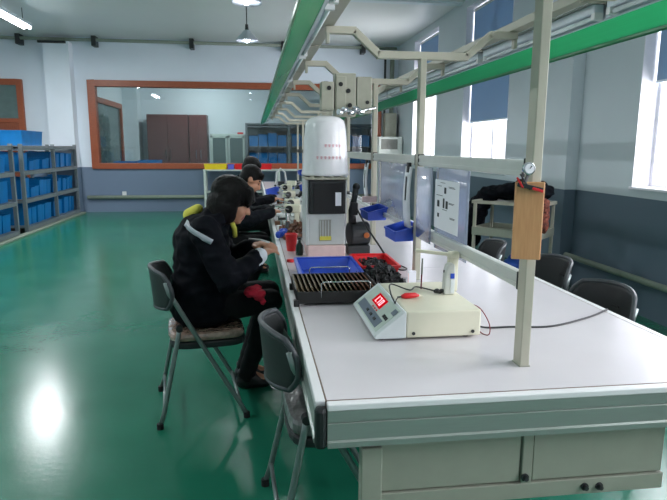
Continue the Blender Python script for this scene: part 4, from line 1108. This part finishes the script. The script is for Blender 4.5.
JW = dict(head=(.168, 0, 1.132), pitch=R(22), neck=(.085, 0, 1.035), chest=(.0, 0, .93), waist=(-.005, 0, .73), pelvis=(-.005, 0, .545),
          sh_r=(.02, -.18, 1.0), sh_l=(.02, .18, 1.0), el_r=(.13, -.25, .755), el_l=(.15, .26, .77), wr_r=(.285, -.15, .845), wr_l=(.28, .06, .875), aim_r=(.36, -.08, .875), aim_l=(.345, -.02, .905),
          hip_r=(.02, -.10, .57), hip_l=(.02, .10, .57), kn_r=(.37, .0, .57), kn_l=(.38, .22, .57), an_r=(.23, .14, .09), an_l=(.23, .28, .09))
wp, wj = person('seated woman with a black bob in a black jacket with silver shoulder tape', (-.285, 3.17, 0), R(4), JW, 'bob', M['jacket'], .0075)
stripe(wj, ((-.075, 1.03), (.055, .955)), .026, M['strip'], 'reflective_stripe', wp)
blob('hood', [('c', (-.07, .06, 1.055), (-.015, .07, 1.09), (.028, .045, .035), (.03, .045, .026))], .01, M['hood'], wp, 4)
MB().tube([(.165, -.055, 1.02), (.175, -.045, .99), (.178, -.025, .945)], .013, 8).build('yellow_collar', M['hood'], wp, smooth=True)
blob('white_cuff', [('c', (.268, -.162, .83), (.30, -.14, .855), .047, .044)], .008, M['white_cloth'], wp, 4)
o = blob('red_cloth', [('s', (.0, 0, .05), (.07, .09, .045)), ('s', (.05, -.03, .03), (.05, .06, .05)), ('s', (.03, .05, .07), (.04, .05, .03)), ('c', (.06, -.05, .04), (.08, -.07, -.03), .03, .02)], .01, M['red_cloth'], None, 3, .5, .014, 18)
o.location = (-.015, 3.04, .63); o.scale = (.68, .68, .62); tag(o, 'crumpled crimson cloth on the lap of the woman in black', 'cloth')
tag(MB().tube([(-.03, 3.19, .925), (.03, 3.12, .93), (.075, 3.06, .925)], .005, 8).build('white_stick', M['edge'], smooth=True), 'thin white strip held by the woman in the black jacket', 'part')

JM = dict(JW); JM.update(kn_r=(.40, -.09, .57), kn_l=(.40, .12, .57), an_r=(.24, -.04, .09), an_l=(.25, .15, .09), head=(.30, 0, 1.13), pitch=R(34), neck=(.19, 0, 1.02), chest=(.10, 0, .90), waist=(.02, 0, .72), sh_r=(.15, -.18, .98), sh_l=(.15, .18, .98), el_r=(.24, -.26, .79), el_l=(.26, .26, .79),
                         wr_r=(.47, -.12, .85), wr_l=(.47, .08, .85), aim_r=(.56, -.08, .83), aim_l=(.56, .03, .83))
mp_, mj = person('man in a charcoal jacket bending over the bench beyond the woman', (-.32, 5.33, 0), R(4), JM, 'short', M['jacket_g'], .009)
stripe(mj, ((.11, 1.03), (.15, .98)), .02, M['strip'], 'collar_trim', mp_)
JF = dict(JM); JF.update(head=(.22, 0, 1.185), pitch=R(30), neck=(.13, 0, 1.06), chest=(.07, 0, .95), sh_r=(.10, -.18, 1.03), sh_l=(.10, .18, 1.03), el_r=(.22, -.26, .80), wr_r=(.44, -.12, .86), aim_r=(.52, -.06, .84))
fp, fj = person('farthest seated person with black hair, behind the man in charcoal', (-.24, 6.62, 0), R(0), JF, 'short', M['jacket'], .010)

# ------------------------------------------------------------------ trolley, jackets, cloth
yaw = math.atan2(4.776 - 5.396, 2.527 - 2.097)
t = thing('trolley', 'beige steel trolley piled with black jackets near the right wall', 'trolley', (2.15, 5.44, 0), R(-46))
W_, D_ = .62, .42
for sx in (0, 1):
    for sy in (0, 1):
        B(sx * W_ - .014, sx * W_ + .014, sy * D_ - .014, sy * D_ + .014, .08, .90).build('post', M['beige_metal'], t, .003)
        MB().cyl((sx * W_ - .012, sy * D_, .04), (sx * W_ + .012, sy * D_, .04), .04, seg=18).build('caster', M['black'], t, .004)
f = MB()
f.box(-.03, W_ + .03, -.02, .005, .895, .925); f.box(-.03, W_ + .03, D_ - .005, D_ + .02, .895, .925); f.box(-.03, -.005, -.02, D_ + .02, .895, .925); f.box(W_ + .005, W_ + .03, -.02, D_ + .02, .895, .925)
f.box(0, W_, D_ * .45, D_, .90, .905)
f.build('top_frame', M['beige_metal'], t, .003)
for z, nm in ((.60, 'tray'), (.2, 'tray')):
    b = MB(); b.box(-.01, W_ + .01, -.01, D_ + .01, z, z + .012)
    b.box(-.014, W_ + .014, -.018, -.01, z - .015, z + .065); b.box(-.014, W_ + .014, D_ + .01, D_ + .018, z - .015, z + .065); b.box(-.018, -.01, -.018, D_ + .018, z - .015, z + .065); b.box(W_ + .01, W_ + .018, -.018, D_ + .018, z - .015, z + .065)
    b.build(nm, M['cabinet'], t, .002)
TM = Matrix.Translation((2.15, 5.44, 0)) @ Matrix.Rotation(R(-46), 4, 'Z')
def tp(x, y, z): return tuple(TM @ Vector((x, y, z)))
o = blob('black_jacket', [('c', tp(.02, .30, .985), tp(.52, .30, 1.02), (.12, .12, .06), (.13, .13, .085)), ('c', tp(.25, .26, 1.02), tp(.50, .24, 1.05), (.12, .12, .07), (.12, .12, .08)),
                          ('c', tp(.02, .30, .98), tp(-.18, .30, .76), (.10, .12, .07), (.10, .13, .10)), ('c', tp(-.18, .30, .76), tp(-.30, .28, .40), (.10, .13, .10), (.11, .12, .10)),
                          ('c', tp(-.13, .20, .72), tp(-.20, .14, .42), (.08, .08, .07), (.08, .07, .07)), ('s', tp(.42, .28, 1.10), (.12, .10, .045)), ('c', tp(-.06, .3, .9), tp(-.13, .25, .5), .08, .08)], .013, M['jacket'], None, 4, .5, .022, 12)
tag(o, 'black padded jackets heaped on the trolley and hanging off its left end', 'jacket')
o = blob('patterned_cloth', [('s', tp(.66, .05, .83), (.045, .045, .12)), ('s', tp(.67, .03, .73), (.04, .04, .08)), ('s', tp(.65, .08, .93), (.04, .05, .04))], .011, M['patterned'], None, 3, .5, .012, 20)
tag(o, 'orange patterned cloth hanging off the right end of the trolley', 'cloth')
for x, y, z, sx, lab in ((.10, .14, .213, .11, 'blue bag on the lowest trolley tray, leftmost'), (.32, .2, .213, .10, 'blue bag on the lowest trolley tray, right of the other')):
    o = blob('blue_bag', [('s', (0, 0, .07), (sx, .1, .07)), ('s', (.03, .02, .13), (sx * .6, .06, .05))], .012, M['bluebag'], None, 3); o.location = tp(x, y, z); tag(o, lab, 'bag', 'blue bags on the trolley')

# ------------------------------------------------------------------ air conditioner
t = thing('air_conditioner', 'white floor-standing air conditioner at the far right corner', 'air conditioner', (3.03, 12.85, 0))
B(-.29, .24, -.15, .15, .02, 1.67).build('cabinet', M['ac'], t, .012)
B(-.24, .13, -.156, -.149, 1.40, 1.62).build('air_outlet', M['ac_d'], t, .004)
g = MB()
for j in range(6): g.box(-.235, .125, -.168, -.156, 1.415 + j * .034, 1.425 + j * .034)
g.build('louvres', M['ac_d'], t)
B(-.10, -.02, -.158, -.149, 1.24, 1.29).build('control_panel', M['dark'], t, .002)
for z in (.35, .62, .85): B(-.27, .22, -.152, -.149, z, z + .006).build('panel_line', M['ac_d'], t)
B(-.30, .25, -.16, .16, 0, .05).build('plinth', M['ac_d'], t, .005)

# ------------------------------------------------------------------ lamps
def pendant(x, y, z, lab, power=60):
    t = thing('pendant_lamp', lab, 'lamp', (x, y, z), 0, 'pendant lamps over the bench')
    MB().lathe([(.03, .16), (.05, .15), (.08, .11), (.16, .03), (.17, .0), (.166, -.003), (.155, .028), (.076, .10), (.045, .14), (.03, .15)], seg=32).build('shade', M['shade'], t, smooth=True)
    MB().cyl((0, 0, .15), (0, 0, .24), .03, .022).build('lamp_holder', M['dark'], t)
    MB().cyl((0, 0, .24), (0, 0, ZC - z), .008).build('cord', M['wire'], t)
    MB().ball((0, 0, .055), (.055, .055, .075)).build('bulb', M['bulb_on'], t, smooth=True)
    l = bpy.data.lights.new('lamp_light', 'SPOT'); l.energy = power; l.shadow_soft_size = .09; l.color = (.93, .97, 1); l.spot_size = R(165); l.spot_blend = .3
    lo = bpy.data.objects.new('lamp_light', l); C.objects.link(lo); lo.parent = t; lo.location = (0, 0, -.02)
pendant(-.06, 9.15, 2.98, 'far pendant lamp with metal shade hanging before the inside window')
pendant(-.04, 6.8, 2.98, 'pendant lamp cut by the top picture edge')
def strip_light(x, y, lab, power=62, z=3.40):
    t = thing('strip_light', lab, 'lamp', (x, y, z), 0, 'fluorescent strip lights over the aisle')
    B(-.08, .08, -.66, .66, .02, .07).build('housing', M['batten'], t, .006)
    for s in (-.045, .045): MB().cyl((s, -.62, 0), (s, .62, 0), .026, seg=12).build('tube', M['lamp_on'], t, smooth=True)
    for e in (-.45, .45): MB().cyl((0, e, .07), (0, e, ZC - z), .006).build('hanger', M['wire'], t)
    l = bpy.data.lights.new('strip_glow', 'AREA'); l.shape = 'RECTANGLE'; l.size = .14; l.size_y = 1.2; l.energy = power; l.color = (.92, .97, 1)
    lo = bpy.data.objects.new('strip_glow', l); C.objects.link(lo); lo.parent = t; lo.location = (0, 0, -.03)
strip_light(-3.75, 10.3, 'lit fluorescent strip light at the top left corner')
strip_light(-3.75, 6.6, 'lit fluorescent strip light left of the frame over the aisle')
strip_light(-3.75, 2.6, 'added unseen strip light beside the camera over the aisle')  # out-of-view lamp, added to hold up the overall brightness
# one lit strip in the back room
strip_light(-1.2, 15.2, 'lit fluorescent strip light in the room behind the glass', 45, 3.55)

# ------------------------------------------------------------------ daylight, world, camera
wd = bpy.data.worlds.new('World'); bpy.context.scene.world = wd; wd.use_nodes = True
bg = wd.node_tree.nodes['Background']; bg.inputs[0].default_value = (.97, .97, 1.0, 1); bg.inputs[1].default_value = 1.6
for a, b in BAYS:   # daylight entering at each window
    l = bpy.data.lights.new('window_daylight', 'AREA'); l.shape = 'RECTANGLE'; l.size = TZ - SZ + .4; l.size_y = b - a + .8
    l.energy = 150 * (l.size * l.size_y) / 6; l.color = (1.0, .985, .985)
    lo = bpy.data.objects.new('window_daylight', l); C.objects.link(lo); lo.location = (XR + .75, (a + b) / 2, (SZ + TZ) / 2 + .1); lo.rotation_euler = (0, R(90), 0)

F = 580.0; VPX, VPY = 252.5, 148.0; CX, CY = 333.5, 250.0
th = math.atan((CY - VPY) / F); ps = math.atan((CX - VPX) / (F / math.cos(th)))
fw = Vector((math.sin(ps) * math.cos(th), math.cos(ps) * math.cos(th), -math.sin(th)))
r0 = Vector((math.cos(ps), -math.sin(ps), 0)); u0 = r0.cross(fw)
ro = R(.3); rt = r0 * math.cos(ro) + u0 * math.sin(ro); up = -r0 * math.sin(ro) + u0 * math.cos(ro)
cam = bpy.data.cameras.new('camera'); co = bpy.data.objects.new('camera', cam); C.objects.link(co)
cam.sensor_width = 36; cam.lens = 36 * F / 667
m4 = Matrix((rt, up, -fw)).transposed().to_4x4(); m4.translation = (0, 0, 1.42)
co.matrix_world = m4; cam.clip_start = .05; cam.clip_end = 200
sc = bpy.context.scene; sc.camera = co
sc.view_settings.view_transform = 'Standard'; sc.view_settings.look = 'None'; sc.view_settings.gamma = 1; sc.view_settings.exposure = .4
sc.view_settings.use_curve_mapping = False
sc.cycles.max_bounces = 10; sc.cycles.transparent_max_bounces = 24; sc.cycles.diffuse_bounces = 5
sc.cycles.sample_clamp_indirect = 6
